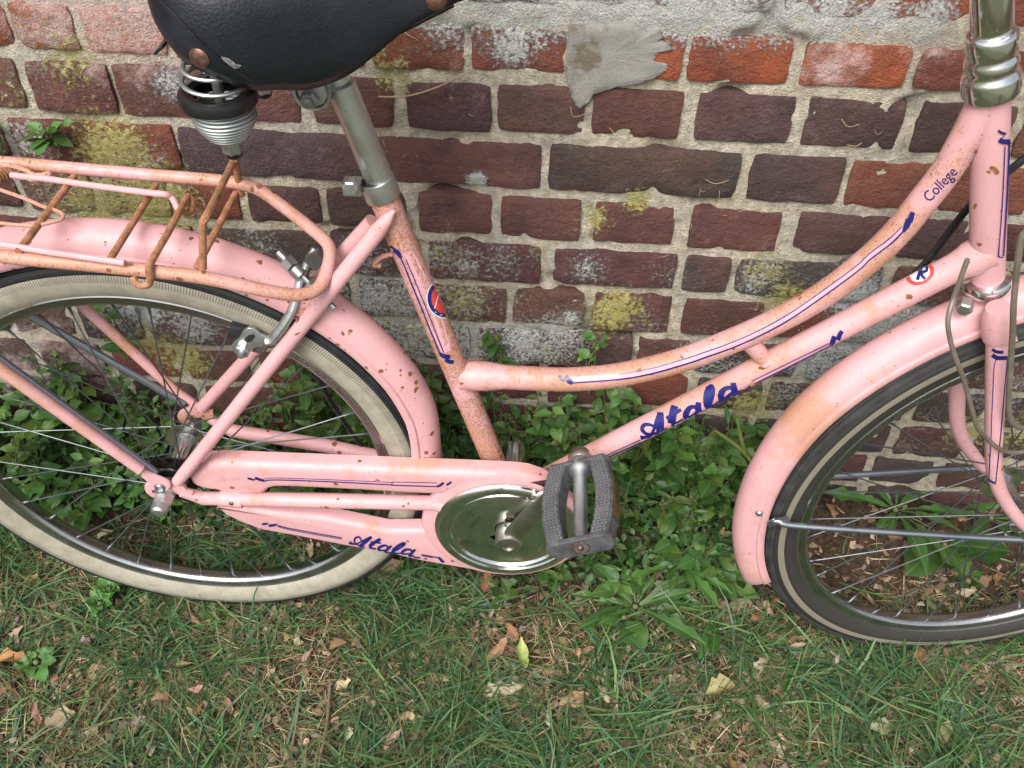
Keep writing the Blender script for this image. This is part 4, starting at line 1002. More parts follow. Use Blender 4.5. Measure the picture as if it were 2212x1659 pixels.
sb = MB(); hexnut(sb, AXT(.2995), HUP, .0080, .006); sb.build('stem_bolt', M_RIVET, bike)
hb = AXT(.289)+F2*.074
hpts = [hb+N2*s*y+HUP*u+F2*x for s, y, u, x in ((-1, .185, .085, -.20), (-1, .185, .085, -.13), (-1, .165, .085, -.04), (-1, .10, .060, .02), (-1, .04, .012, .004), (-1, 0, 0, 0), (1, .04, .012, .004), (1, .10, .060, .03), (1, .17, .105, .03), (1, .215, .125, .01), (1, .255, .130, -.02))]
MB().tube(smooth_path(hpts, 5), .0108, 14).build('handlebar', M_CHROME, bike)
for a, b in ((0, 1), (10, 9)):
    MB().tube([hpts[a]+(hpts[a]-hpts[b])*.15, hpts[a], hpts[a].lerp(hpts[b], .9)], .0150, 14).build('grip', M_BLACK, bike)
# cables
def cable(pts, r, mat=M_CABLE): return MB().tube(smooth_path(pts, 6), r, 8).build('cable', mat, bike)
cable([Bf(2090, 560, .06), Bf(*ZI(350, 1440), .060), Bf(*ZF(185, 0), .070), Bf(*ZF(180, 100), .075), Bf(*ZF(215, 260), .078), Bf(*ZF(285, 450), .080), Bf(*ZF(340, 650), .080), Bf(*ZF(385, 790), .078), Bf(*ZF(440, 860), .072), Bf(*ZF(520, 930), .066), Bf(*ZF(610, 965), .060), Bf(*ZF(720, 955), .055), Bf(*ZF(800, 900), .03)], .0028)
cable([Bf(2240, 300, .075), Bf(2222, 480, .075), Bf(*ZI(1040, 900), .075), Bf(*ZI(970, 1500), .076), Bf(*ZF(630, 100), .076), Bf(*ZF(612, 400), .074), Bf(*ZF(600, 620), .072), Bf(*ZF(615, 730), .070), Bf(*ZF(660, 785), .066), Bf(*ZF(760, 800), .06)], .0034)
cable([Bf(2230, 330, -.05), B(2140, 400, -.05), B(*ZI(500, 520), -.05), B(*ZI(280, 800), -.05), B(*ZI(100, 1040), -.045), B(*ZI(-40, 1200), -.035), B(1900, 660, -.022), B(1700, 760, -.020), B(1400, 905, -.020), B(1180, 1015, -.022)], .0042, M_BLACKP)
cable([B(930, 1100, -.045), B(800, 985, -.052), B(*Z4(2150, 990), -.056), B(*Z4(2060, 840), -.058), B(*Z4(1985, 720), -.062), B(640, 690, -.055), B(655, 620, -.03)], .0034, M_BLACKP)
mb = MB(); hexnut(mb, B(*ZI(455, 1540), .022), (N2-F2*.6).normalized(), .0092, .012); mb.build('brake_bolt', M_ZINC, bike)
# ------------------------------------------------------------------ printed lines, names and badges lying on the paint
def bvh_of(objs):
    V, Fs = [], []
    for o in objs:
        b = len(V); V += [v.co.copy() for v in o.data.vertices]; Fs += [tuple(i+b for i in p.vertices) for p in o.data.polygons]
    return BVHTree.FromPolygons(V, Fs)
def kids(e, *names): return [o for o in e.children if o.name.split('.')[0] in names]
T_FRAME = bvh_of(kids(frame, 'seat_tube', 'head_tube', 'down_tube', 'top_tube'))
T_GUARD = bvh_of(kids(guard, 'upper_case', 'lower_case')); T_FORK = bvh_of(kids(fk, 'blade'))
class Print:
    def __init__(s, tgt, sc=1.0, fs=1.0): s.sc = sc; s.fs = fs; s.t = tgt; s.mb = MB(); s.k = 0
    def hit(s, x, y, lift):
        d = _rayB(x, y).normalized(); loc, nr, _, _ = s.t.ray_cast(_camB, d)
        if loc is None: return None
        if nr.dot(d) > 0: nr = -nr
        return loc+nr*lift
    def grid(s, P, lift):                       # P[i][j] survey pixels
        H = [[s.hit(x, y, lift) for x, y in r] for r in P]; vs, fs, idx = [], [], {}
        for i, r in enumerate(H):
            for j, p in enumerate(r):
                if p is not None: idx[i, j] = len(vs); vs.append(p)
        for i in range(len(H)-1):
            for j in range(len(H[0])-1):
                q = [(i, j), (i, j+1), (i+1, j+1), (i+1, j)]
                if all(k in idx for k in q):
                    pp = [vs[idx[k]] for k in q]
                    if max((pp[a]-pp[b]).length for a in range(4) for b in range(4)) < .03: fs.append(tuple(idx[k] for k in q))
        s.mb.add(vs, fs)
    def line(s, pts, w, sm=6, lift=None):
        P = smooth_path([Vector((x, y)) for x, y in pts], sm) if sm else [Vector(p) for p in pts]
        if not sm:
            Q = []
            for a, b in zip(P[:-1], P[1:]):
                n = max(2, int((b-a).length/8)); Q += [a.lerp(b, i/n) for i in range(n)]
            P = Q+[P[-1]]
        n = len(P); ws = [q*s.fs for q in w] if hasattr(w, '__len__') else [w*s.sc]*2; rows_ = []
        for i in range(n):
            t_ = (P[min(i+1, n-1)]-P[max(i-1, 0)]); t_ = t_.normalized() if t_.length else Vector((1, 0)); nn = Vector((-t_.y, t_.x))
            f = i/(n-1)*(len(ws)-1); k = min(int(f), len(ws)-2); ww = ws[k]+(ws[k+1]-ws[k])*(f-k)
            rows_.append([tuple(P[i]+nn*ww/2*e) for e in (-1, 0, 1)])
        s.k += 1; s.grid(rows_, (.00030+.00005*s.k) if lift is None else lift); return s
    def disc(s, cx, cy, rx, ry, lift, rot=0, inner=0.):
        rows_ = []
        for i in range(7):
            f = inner+(1-inner)*i/6
            rows_.append([(cx+f*(rx*math.cos(q)*math.cos(rot)-ry*math.sin(q)*math.sin(rot)), cy+f*(rx*math.cos(q)*math.sin(rot)+ry*math.sin(q)*math.cos(rot))) for q in np.linspace(0, 2*PI, 41)])
        s.grid(rows_, lift); return s
    def build(s, name, mat, parent):
        me = bpy.data.meshes.new(name); me.from_pydata(s.mb.v, [], s.mb.f); me.update()
        me.polygons.foreach_set('use_smooth', [True]*len(me.polygons)); me.materials.append(mat); return link(name, me, parent)
def zz(f, pts): return [f(a, b) for a, b in pts]
# pale film under the pin stripes, then the stripes
fl, bl = Print(T_FRAME), Print(T_FRAME, .78, 1.2)
seat_a = zz(Z5, [(410, 30), (520, 300), (655, 630)])
fl.line(zz(Z5, [(430, -10), (460, 60), (580, 330), (690, 625)]), [20, 36, 38, 20])
bl.line(zz(Z5, [(398, 22), (520, 318), (648, 635)]), 4.2); bl.line(zz(Z5, [(430, 30), (548, 315), (672, 628)]), 2.6)
bl.line(zz(Z5, [(352, -30), (378, -12), (400, 22)]), [8, 8, 5]); bl.line(zz(Z2, [(328, 1578), (350, 1590), (378, 1612)]), 6)
bl.line(zz(Z5, [(648, 632), (672, 650), (712, 656)]), [5, 8, 8]); bl.line(zz(Z5, [(684, 668), (702, 684), (735, 688)]), [6, 7, 7])
ct = zz(Z5, [(1500, 823), (1800, 800), (2000, 765), (2180, 715)])+zz(Z6, [(140, 670), (420, 565), (700, 422), (1000, 215), (1160, 95)])+zz(Z3, [(1230, 1659), (1360, 1560), (1440, 1480)])
fl.line([(x, y-6) for x, y in ct], 13, lift=.00024)
bl.line(ct, 4.0); bl.line([(x-3, y-10.5) for x, y in ct[1:]], 2.6)
bl.line(zz(Z5, [(1452, 782), (1478, 815), (1500, 823)]), [9, 9, 5]); bl.line(zz(Z5, [(1412, 778), (1425, 800), (1442, 808)]), 6)
bl.line(zz(Z3, [(1440, 1482), (1462, 1440), (1475, 1405)]), [5, 11, 11]); bl.line(zz(Z3, [(1478, 1420), (1490, 1390), (1502, 1358)]), [10, 10, 8])
dt = zz(Z6, [(485, 825), (730, 705), (970, 582)])
fl.line([(x-1, y-4) for x, y in dt], 9, lift=.00024)
bl.line(dt, 3.6); bl.line(zz(Z6, [(470, 808), (715, 688), (960, 568)]), 2.3)
bl.line(zz(Z6, [(972, 582), (985, 555), (998, 522)]), [6, 9, 9]); bl.line(zz(Z6, [(1018, 545), (1028, 518), (1045, 488)]), [8, 8, 7])
bl.line(zz(Z5, [(1695, 1312), (1800, 1262), (1940, 1200)]), 3.4); bl.line(zz(Z5, [(1690, 1298), (1800, 1246), (1930, 1186)]), 2.2)
hd = zz(Z3, [(2112, 930), (2096, 1280), (2075, 1640)])
fl.line([(x-4, y) for x, y in hd], 8, lift=.00024)
bl.line(hd, 4.2); bl.line(zz(Z3, [(2085, 935), (2070, 1280), (2046, 1610), (2050, 1640), (2072, 1648)]), 2.6)
bl.line(zz(Z3, [(2050, 890), (2075, 905), (2118, 908), (2112, 935)]), [9, 9, 5]); bl.line(zz(Z3, [(2044, 832), (2065, 848), (2090, 855)]), 7)
# the maker's name, brushed script, on the down tube
def script(pr, f, s=1.0):
    def L(pts, w): pr.line([f(a, b) for a, b in pts], [q*s for q in w])
    L([(255, 828), (280, 822), (325, 806), (365, 776)], [17, 13, 7, 6])
    L([(352, 786), (300, 778), (268, 742), (285, 706), (330, 700), (368, 714)], [6, 7, 9, 9, 7, 5])
    L([(340, 800), (372, 740), (400, 660), (432, 600)], [6, 7, 9, 13])
    L([(430, 592), (428, 660), (425, 775)], [13, 17, 17]); L([(352, 782), (420, 768), (490, 735)], [5, 7, 6])
    L([(558, 535), (540, 600), (525, 690)], [15, 17, 17]); L([(482, 645), (540, 612), (612, 566)], [8, 9, 7]); L([(525, 690), (570, 690), (632, 655)], [13, 9, 7])
    L([(762, 545), (700, 545), (662, 585), (652, 628), (680, 640), (725, 610), (755, 580)], [7, 9, 13, 13, 9, 7, 6])
    L([(765, 502), (762, 555), (768, 612)], [11, 14, 14]); L([(768, 610), (800, 600), (850, 555)], [10, 8, 6])
    L([(850, 555), (885, 470), (897, 400), (882, 362), (850, 385)], [6, 7, 8, 8, 9]); L([(862, 372), (845, 440), (845, 520), (872, 542)], [13, 17, 18, 12]); L([(862, 545), (905, 530), (975, 470)], [11, 8, 6])
    L([(1068, 372), (1010, 378), (970, 415), (962, 460), (990, 472), (1035, 440), (1068, 405)], [7, 9, 13, 13, 9, 7, 6])
    L([(1072, 330), (1078, 380), (1090, 440)], [11, 14, 14]); L([(1090, 438), (1130, 405), (1180, 395), (1225, 360)], [10, 6, 6, 9])
wp = Print(T_FRAME); wp.line([Z8(a, b) for a, b in ((250, 815), (600, 640), (900, 480), (1220, 330))], [22, 34, 34, 14], lift=.00020)
nm = Print(T_FRAME); script(nm, Z8)
# chain guard lines and name
gf, gb = Print(T_GUARD), Print(T_GUARD, .85, .95)
gl = zz(ZG, [(840, 114), (960, 101), (1500, 118), (2212, 154)])+zz(Z5, [(350, 1478), (628, 1487)])
gf.line([(x, y-3.5) for x, y in gl], 7, lift=.00022)
gb.line(gl, 3.0); gb.line(zz(ZG, [(820, 97), (880, 82), (1000, 80), (1500, 96), (2212, 127)])+zz(Z5, [(350, 1458), (630, 1464)]), 1.7)
gb.line(zz(ZG, [(735, 78), (785, 95), (840, 114)]), [6, 6, 4]); gb.line(zz(ZG, [(655, 80), (690, 92), (735, 102)]), [4, 5, 3])
gb.line(zz(Z5, [(628, 1487), (650, 1478), (672, 1460)]), [4, 6, 5]); gb.line(zz(Z5, [(690, 1476), (705, 1468), (722, 1456)]), [5, 5, 4])
gb.line(zz(ZG, [(965, 592), (1060, 622), (1300, 668), (1690, 738)]), 2.4); gb.line(zz(ZG, [(985, 612), (1080, 640), (1300, 684), (1690, 752)]), 1.6)
gb.line(zz(ZG, [(885, 602), (930, 600), (975, 588)]), [5, 6, 4]); gb.line(zz(ZG, [(812, 588), (840, 584), (880, 578)]), [4, 5, 3])
gb.line(zz(ZP, [(10, 1228), (150, 1255), (195, 1262)]), 2.6); gb.line(zz(ZP, [(10, 1240), (130, 1262)]), 1.5); gb.line(zz(ZP, [(195, 1258), (225, 1290), (250, 1310)]), [5, 6, 5])
A0, A1, A2 = np.array([270., 850.]), np.array([1110., 440.]), np.array([560., 480.])
G0, G1, G2 = np.array([62., 222.]), np.array([455., 302.]), np.array([290., 168.])
Mx = np.linalg.solve(np.stack([A1-A0, A2-A0]), np.stack([G1-G0, G2-G0]))
def gmap(x, y):
    q = G0+(np.array([x, y])-A0)@Mx; return ZB(q[0], q[1])
script(gb, gmap, .46)
# fork lines
ff_, fb2 = Print(T_FORK), Print(T_FORK, .85)
ff_.line(zz(Z6, [(2062, 690), (2040, 1050), (2012, 1450)]), [24, 22, 12], lift=.00022)
fb2.line(zz(Z6, [(2062, 672), (2025, 695), (2012, 900), (2000, 1200), (1988, 1435)]), 2.4); fb2.line(zz(Z6, [(2105, 670), (2092, 800), (2062, 1150), (2030, 1465)]), 2.8)
fb2.line(zz(Z6, [(2010, 642), (2040, 662), (2105, 662)]), [9, 9, 8]); fb2.line(zz(Z6, [(2010, 606), (2035, 622), (2078, 626)]), 8); fb2.line(zz(Z6, [(1985, 1438), (2005, 1455), (2030, 1466)]), 5)
# badges
bx, by = Z6(1545, 122)
rd, wh, bu = Print(T_FRAME), Print(T_FRAME), Print(T_FRAME)
rd2, wh2, bu2, bu3 = Print(T_FRAME), Print(T_FRAME), Print(T_FRAME), Print(T_FRAME)
rd.disc(bx, by, 32, 24, .00030, -.45); wh.disc(bx, by, 23, 17, .00045, -.45)
for p_, w_ in (([(1530, 165), (1545, 120), (1560, 80)], 7), ([(1545, 82), (1585, 78), (1590, 105), (1550, 122)], 6), ([(1555, 120), (1562, 140), (1580, 158)], 6)): bu.line(zz(Z6, p_), w_, lift=.00062+.00004*w_)
ex_, ey_ = Z5(672, 285)
wh2.disc(ex_, ey_, 37, 43, .00030, -.25); bu2.disc(ex_, ey_, 35, 40, .00042, -.25); rd2.disc(ex_, ey_, 27, 32, .00055, -.25)
wh.line(zz(Z5, [(612, 345), (628, 285), (642, 225)]), 2.0, lift=.0008)
hx_, hy_ = ZI(985, 420); bu3.disc(hx_, hy_, 15, 38, .0003, .1)
# rust stains on the head tube and down-tube joint
M_STAIN = plain('rust_stain', (0.30, 0.13, 0.05), .7, var=.5, scale=300)
for nx_, ny_, rx_, ry_ in ((2146, 364, 9, 5), (2152, 371, 6, 6), (2136, 371, 5, 3), (2108, 328, 4, 5), (2107, 445, 3, 7)):
    st_ = Print(T_FRAME); st_.disc(nx_, ny_, rx_, ry_, .00035+.00003*rx_, .4)
    if st_.mb.f: st_.build('rust_stain', M_STAIN, frame)
# 'College' in plain sans letters
cu = bpy.data.curves.new('word', 'FONT'); cu.body = 'College'; cu.size = 1.0; cu.resolution_u = 3; cu.offset = .007
to = bpy.data.objects.new('word', cu); COL.objects.link(to); bpy.context.view_layer.update()
tm = to.to_mesh(); bm = bmesh.new(); bm.from_mesh(tm); to.to_mesh_clear()
bpy.data.objects.remove(to); bpy.data.curves.remove(cu)
bmesh.ops.triangulate(bm, faces=bm.faces); bmesh.ops.subdivide_edges(bm, edges=[e for e in bm.edges if e.calc_length() > .12], cuts=2); bmesh.ops.triangulate(bm, faces=bm.faces)
xs_ = [v.co.x for v in bm.verts]; x0_, x1_ = min(xs_), max(xs_)
P0, P1 = Vector(Z3(1606, 1296)), Vector(Z3(1786, 1104))
dirn = (P1-P0); upn = Vector((dirn.y, -dirn.x)).normalized(); hgt = 33.0
wd = Print(T_FRAME); vs, ok = [], []
for v in bm.verts:
    q_ = P0+dirn*((v.co.x-x0_)/(x1_-x0_))+upn*(v.co.y*hgt-1); h_ = wd.hit(q_.x, q_.y, .0004); ok.append(h_ is not None); vs.append(h_ if h_ is not None else Vector((0, 0, 0)))
bm.verts.index_update()
wd.mb.add(vs, [tuple(v.index for v in f.verts) for f in bm.faces if all(ok[v.index] for v in f.verts)]); bm.free()
for pr, nme, mt, par in ((fl, 'stripe_film', M_LILAC, frame), (wp, 'name_film', M_LILAC, frame), (bl, 'pin_stripe', M_DECAL, frame), (nm, 'maker_name', M_DECAL, frame), (wd, 'model_name', M_DECAL, frame),
                         (rd, 'badge_ring', M_RED, frame), (wh, 'badge_ground', M_WHITEP, frame), (bu, 'badge_letter', M_DECAL, frame), (rd2, 'emblem', M_RED, frame), (wh2, 'emblem_edge', M_WHITEP, frame), (bu2, 'emblem_ring', M_DECAL, frame), (bu3, 'head_badge', M_DECAL, frame), (gf, 'stripe_film', M_LILAC, guard), (gb, 'maker_name', M_DECAL, guard), (ff_, 'stripe_film', M_LILAC, fk), (fb2, 'pin_stripe', M_DECAL, fk)):
    if pr.mb.f: pr.build(nme, mt, par)
# ------------------------------------------------------------------ plants, grass, fallen leaves
def leaf_mat(name, rough=.45, trans=.25):
    t = NT(name); a = t.attr('tint'); nz = t.noise(60, 4)
    c = t.mix(t.ramp(nz, .3, .7, 0, .35), a, t.mix(.5, a, (0.02, 0.04, 0.012)))
    t.bump(t.noise(160, 3), .25, .001); t.set(c, rough, 0, .4)
    tr = t.n('ShaderNodeBsdfTranslucent'); t.l(c, tr.inputs[0]); mx_ = t.n('ShaderNodeMixShader'); mx_.inputs[0].default_value = trans
    t.l(t.b.outputs[0], mx_.inputs[1]); t.l(tr.outputs[0], mx_.inputs[2]); t.l(mx_.outputs[0], t.out.inputs[0]); return t.m
M_LEAF, M_GRASS, M_DRY = leaf_mat('green_leaf', .42, .22), leaf_mat('grass_blade', .5, .2), leaf_mat('dry_leaf', .75, .12)
def obj_leaf_mat():
    t = NT('weed_leaf'); oi = t.n('ShaderNodeObjectInfo'); a = oi.outputs['Color']; nz = t.noise(90, 4); s = t.sep(t.coord())
    vein = t.ramp(t.math('ABSOLUTE', s[1]), .0, .03)
    c = t.mix(t.ramp(nz, .3, .7, 0, .3), a, t.mix(.5, a, (0.02, 0.045, 0.012))); c = t.mix(vein, t.mix(.35, c, (0.22, 0.32, 0.12)), c)
    t.bump(t.noise(14, 3), .3, .002); t.set(c, .40, 0, .45)
    tr = t.n('ShaderNodeBsdfTranslucent'); t.l(c, tr.inputs[0]); mx_ = t.n('ShaderNodeMixShader'); mx_.inputs[0].default_value = .22
    t.l(t.b.outputs[0], mx_.inputs[1]); t.l(tr.outputs[0], mx_.inputs[2]); t.l(mx_.outputs[0], t.out.inputs[0]); return t.m
M_WEED = obj_leaf_mat()
def leaf_mesh(name, prof, curl, fold, wav=0., mat=M_WEED, teeth=0.):
    # unit leaf along +x, width from prof (fraction along, half width)
    K = 11 if teeth else 8; vs, fs = [], []
    for k in range(K):
        f = k/(K-1); w_ = np.interp(f, [p[0] for p in prof], [p[1] for p in prof])
        if teeth and k % 2: w_ *= 1-teeth
        z = -curl*f*f
        for j, e in enumerate((-1, -.5, 0, .5, 1)):
            vs.append((f, e*w_, z+fold*abs(e)*w_+wav*math.sin(f*11+e*2)*abs(e)*w_))
    for k in range(K-1):
        for j in range(4): fs.append((k*5+j, k*5+j+1, (k+1)*5+j+1, (k+1)*5+j))
    me = bpy.data.meshes.new(name); me.from_pydata(vs, [], fs); me.update(); me.polygons.foreach_set('use_smooth', [True]*len(me.polygons)); me.materials.append(mat); return me
OV = [(0, .012), (.06, .05), (.25, .25), (.45, .30), (.7, .22), (.9, .08), (1, .004)]
LA = [(0, .01), (.15, .05), (.4, .13), (.65, .15), (.88, .07), (1, .004)]
BR = [(0, .02), (.05, .15), (.2, .38), (.45, .42), (.75, .30), (.92, .12), (1, .01)]
DN = [(0, .012), (.2, .05), (.45, .10), (.7, .16), (.88, .12), (1, .01)]
WL = [leaf_mesh('leaf', LA, .2, .3, .15), leaf_mesh('leaf', [(0, .01), (.1, .12), (.3, .34), (.5, .36), (.8, .2), (1, .01)], .2, .2, .3)]+[leaf_mesh('leaf', OV, c_, f_, w_) for c_, f_, w_ in ((.10, .25, .1), (.25, .15, .2), (.02, .4, .0), (.35, .1, .25), (-.1, .3, .1))]
ML = [leaf_mesh('leaf', BR, .15, .25, .25), leaf_mesh('leaf', BR, .3, .15, .3)]
DL = [leaf_mesh('leaf', DN, .3, .35, .25, teeth=.45), leaf_mesh('leaf', DN, .15, .25, .35, teeth=.38), leaf_mesh('leaf', LA, .25, .3, .2)]
t = NT('green_stem'); M_STEM = t.set(t.mix(t.noise(30), (0.08, 0.14, 0.04), (0.18, 0.17, 0.07)), .6)
def place_leaf(me, parent, p, d, up, L, col, W=1.0):
    o = bpy.data.objects.new('leaf', me); COL.objects.link(o); o.parent = parent
    X = d.normalized(); Y = up.cross(X)
    Y = Y.normalized() if Y.length > 1e-4 else X.orthogonal().normalized(); Zv = X.cross(Y)
    o.matrix_local = Matrix(((X.x*L, Y.x*L*W, Zv.x*L, p.x), (X.y*L, Y.y*L*W, Zv.y*L, p.y), (X.z*L, Y.z*L*W, Zv.z*L, p.z), (0, 0, 0, 1)))
    o.color = (*col, 1); return o
def green(b=1.0, yel=0.0):
    k = random.uniform(.75, 1.3)*b
    g_ = random.uniform(-.012, .018); return (.058*k+.16*yel+max(0, g_), .145*k+.13*yel, .034*k+.01*yel)
def gh1(x, y): return float(ground_h(np.array([x]), np.array([y]))[0])
def weed(x, y, h, spread, label, group, n_st=4, lsz=.026, bright=1.0, lean=None, base_z=None, yel=.0):
    z0 = gh1(x, y)-.004 if base_z is None else base_z
    r = empty('wall_weed', M=Matrix.Translation((x, y, z0))); tag(r, label, 'plant', group)
    mb = MB(); fl_ = []
    for s in range(n_st):
        q = random.uniform(0, 2*PI); o = Vector((math.cos(q), math.sin(q), 0))*random.uniform(.2, 1)*spread
        if lean: o += Vector(lean)*h
        tip = Vector((o.x, o.y, h*random.uniform(.75, 1.08)))
        if y+tip.y > -.014: tip.y = -.014-y
        mid = Vector((o.x*.35+random.uniform(-.01, .01), o.y*.35, tip.z*.55))
        path = smooth_path([Vector((0, 0, 0)), mid, tip], 5); mb.tube(path, [.0018*(1-.06*i) for i in range(len(path))], 5)
        nl = max(5, int(h/.022)); az_ = random.uniform(0, 6)
        for k in range(nl):
            f = .22+.78*k/(nl-1); i = f*(len(path)-1); a = path[int(i)].lerp(path[min(int(i)+1, len(path)-1)], i-int(i)); az_ += 2.3+random.uniform(-.4, .4)
            d = Vector((math.cos(az_), math.sin(az_)*.85-.25, random.uniform(-.15, .55)))
            L = lsz*random.uniform(.55, 1.25)*(1.0-.35*f**3)
            if y+a.y+d.normalized().y*L > -.010: d.y = -abs(d.y)
            up = Vector((random.uniform(-.3, .3), -.35+random.uniform(-.3, .3), 1)).normalized()
            place_leaf(random.choice(WL), r, a, d, up, L, green(bright, yel if random.random() < .3 else 0), random.uniform(.85, 1.15))
            if random.random() < .35:
                for _ in range(4):
                    c_ = a+Vector((random.uniform(-1, 1), random.uniform(-1, 1), random.uniform(0, 1)))*.006
                    fl_.append(c_)
    for c_ in fl_: mb.ball(c_, random.uniform(.0012, .0022), 5, 4)
    mb.build('stem', M_STEM, r)
    return r
GW = 'weeds in the strip along the wall foot'
LBW = 'leafy green weed growing in the dense strip along the foot of the brick wall'
def weed_label(x, k):
    tone = ('tall', 'mid-height', 'low')[k]
    if x < -.30: where = 'by the wall left of the tan-walled wheel hub'
    elif x < .03: where = 'seen through the spokes of the tan-walled wheel'
    elif x < .30: where = 'behind the chain guard and seat stays'
    elif x < .52: where = 'behind the seat tube and curved tube'
    elif x < .75: where = 'behind the pedal and blue-lettered tube'
    else: where = 'at the wall foot left of the steered wheel'
    return tone+' leafy green weed '+where
for i in range(42):
    for k in range(3):
        x = -.64+1.60*(i+.5)/42+random.uniform(-.018, .018)
        if x > (1.0, .90, .84)[k] or (k == 2 and (x < .36 or i % 2)): continue
        y = random.uniform(*((-.050, -.020), (-.120, -.065), (-.200, -.130))[k])
        h = random.uniform(*((.17, .24), (.11, .18), (.06, .11))[k])
        if -.13 < x < .10 and k == 0: h *= .75
        if .08 < x < .70 and k == 0: h *= 1.25
        if x < .12 and k == 2: h *= .7
        lb = weed_label(x, k)
        weed(x, y, h, random.uniform(.025, .050), lb, 'weeds in the strip along the wall foot, '+lb.split(' ', 4)[-1], n_st=(5, 5, 4)[k], lsz=random.choice((random.uniform(.022, .03), random.uniform(.032, .048))), bright=random.choice((random.uniform(.6, .9), random.uniform(.8, 1.2), random.uniform(1.1, 1.6))), yel=.25)
p = wall_pt(1275, 790); weed(p.x, -.03, .13, .02, 'tall weed sprig with yellowing leaves on the bricks above the curved pink tube', None, 3, .026, 1.2, (0, .1, 0), p.z-.03, yel=.8)
p = wall_pt(1080, 770); weed(p.x, -.02, .09, .025, 'small dark weed sprig on the mortar just right of the seat tube', None, 2, .028, .8, (0, .05, 0), p.z-.02)
p = wall_pt(15, 330); weed(p.x, -.012, .075, .03, 'leafy sprig growing from the wall joint at the left edge above the rack', None, 3, .026, 1.1, (.1, -.35, 0), p.z-.01)
p = wall_pt(125, 300); weed(p.x, -.012, .050, .03, 'light green sprig of narrow leaves hanging on the wall above the luggage rack', None, 3, .030, 1.35, (.2, -.3, .1), p.z-.005)
p = wall_pt(270, 740); weed(p.x, -.015, .10, .02, 'dark leaved sprig on the wall seen between the spokes under the rack', None, 3, .030, .9, (0, -.05, 0), p.z-.02)
# broad leaf behind the spokes
def rosette(name, label, pos, n, L, meshes, bright, tilt=.35, fan=None, group=None, W=1.0):
    r = empty(name, M=Matrix.Translation(pos)); tag(r, label, 'plant', group)
    for i in range(n):
        q = (fan[0]+(fan[1]-fan[0])*i/max(1, n-1) if fan else 2*PI*i/n)+random.uniform(-.2, .2)
        d = Vector((math.cos(q), math.sin(q), random.uniform(.5, 1.3)*tilt)); l_ = L*random.uniform(.45, 1.15)
        place_leaf(random.choice(meshes), r, d.normalized()*.008, d, Vector((random.uniform(-.2, .2), random.uniform(-.3, .1), 1)), l_, green(bright), W)
    mb = MB(); mb.ball((0, 0, .002), .005, 8, 6); mb.build('crown', M_STEM, r); return r
def gp(px, py, lift=.0):
    q = ground_pt(px, py)
    for _ in range(4): q = ground_pt(px, py, gh1(q.x, q.y)+lift)
    return q
q = gp(640, 910); rosette('broad_weed', 'broad pale green leaf cluster seen through the spokes beside the chain guard', q+Vector((0, 0, .01)), 4, .085, ML, 1.25, .9, (1.2, 4.2))
q = gp(1370, 1320); rosette('dandelion', 'toothed dandelion leaves in the grass right of the pedal', q+Vector((0, 0, .012)), 16, .115, DL, 1.0, .5, (-.6, 3.9), W=.75)
q = gp(1470, 1235); rosette('dandelion', 'pale narrow dandelion leaves right of the pedal below the weeds', q+Vector((0, 0, .015)), 12, .10, DL, 1.35, .6, W=.7)
q = gp(1345, 1345); rosette('dandelion', 'single broad lobed leaf lying in the grass below the dandelion', q+Vector((0, 0, .015)), 2, .065, ML, 1.2, .25, (3.6, 5.0))
q = gp(1930, 1110); rosette('dandelion', 'long toothed leaves on bare soil seen through the spokes near the wall', q+Vector((0, 0, .01)), 13, .115, DL, 1.1, .5, W=.8)
q = gp(2035, 1185); rosette('plantain', 'two broad oval leaves on leaf litter behind the front spokes', q+Vector((0, 0, .01)), 3, .085, ML, .95, .3, (3.9, 6.0))
q = gp(2140, 1120); rosette('dandelion', 'low green rosette by the wall right of the toothed leaves', q, 8, .080, DL+ML[:1], .9, .45)
q = gp(1545, 1330); rosette('dandelion', 'dark toothed leaves just below the tip of the front mudguard', q+Vector((0, 0, .01)), 9, .10, DL, .9, .4, (1.5, 4.6), W=.75)
q = gp(245, 1290); rosette('clover', 'bright small-leaved seedling clump below the tan tyre', q+Vector((0, 0, .022)), 40, .020, WL[1:], 1.9, .8)
q = gp(225, 1320); rosette('clover', 'second bright seedling clump lower in the grass below the tan tyre', q+Vector((0, 0, .020)), 36, .020, WL[1:], 1.8, .8)
q = gp(470, 1325); rosette('clover', 'lone oval leaf sprig in the grass below the tan tyre', q, 5, .036, WL, 1.2, .4)
q = gp(85, 1440); rosette('clover', 'lobed light green leaves at the left edge of the grass', q+Vector((0, 0, .012)), 9, .028, ML, 1.5, .4)
q = gp(60, 1410); rosette('clover', 'faint small green sprig at the left edge above the lobed leaves', q, 9, .020, WL, 1.1, .5)
q = gp(2090, 1255); rosette('clover', 'small dark clover sprig behind the spokes above the striped tyre', q, 16, .024, WL, .85, .6)
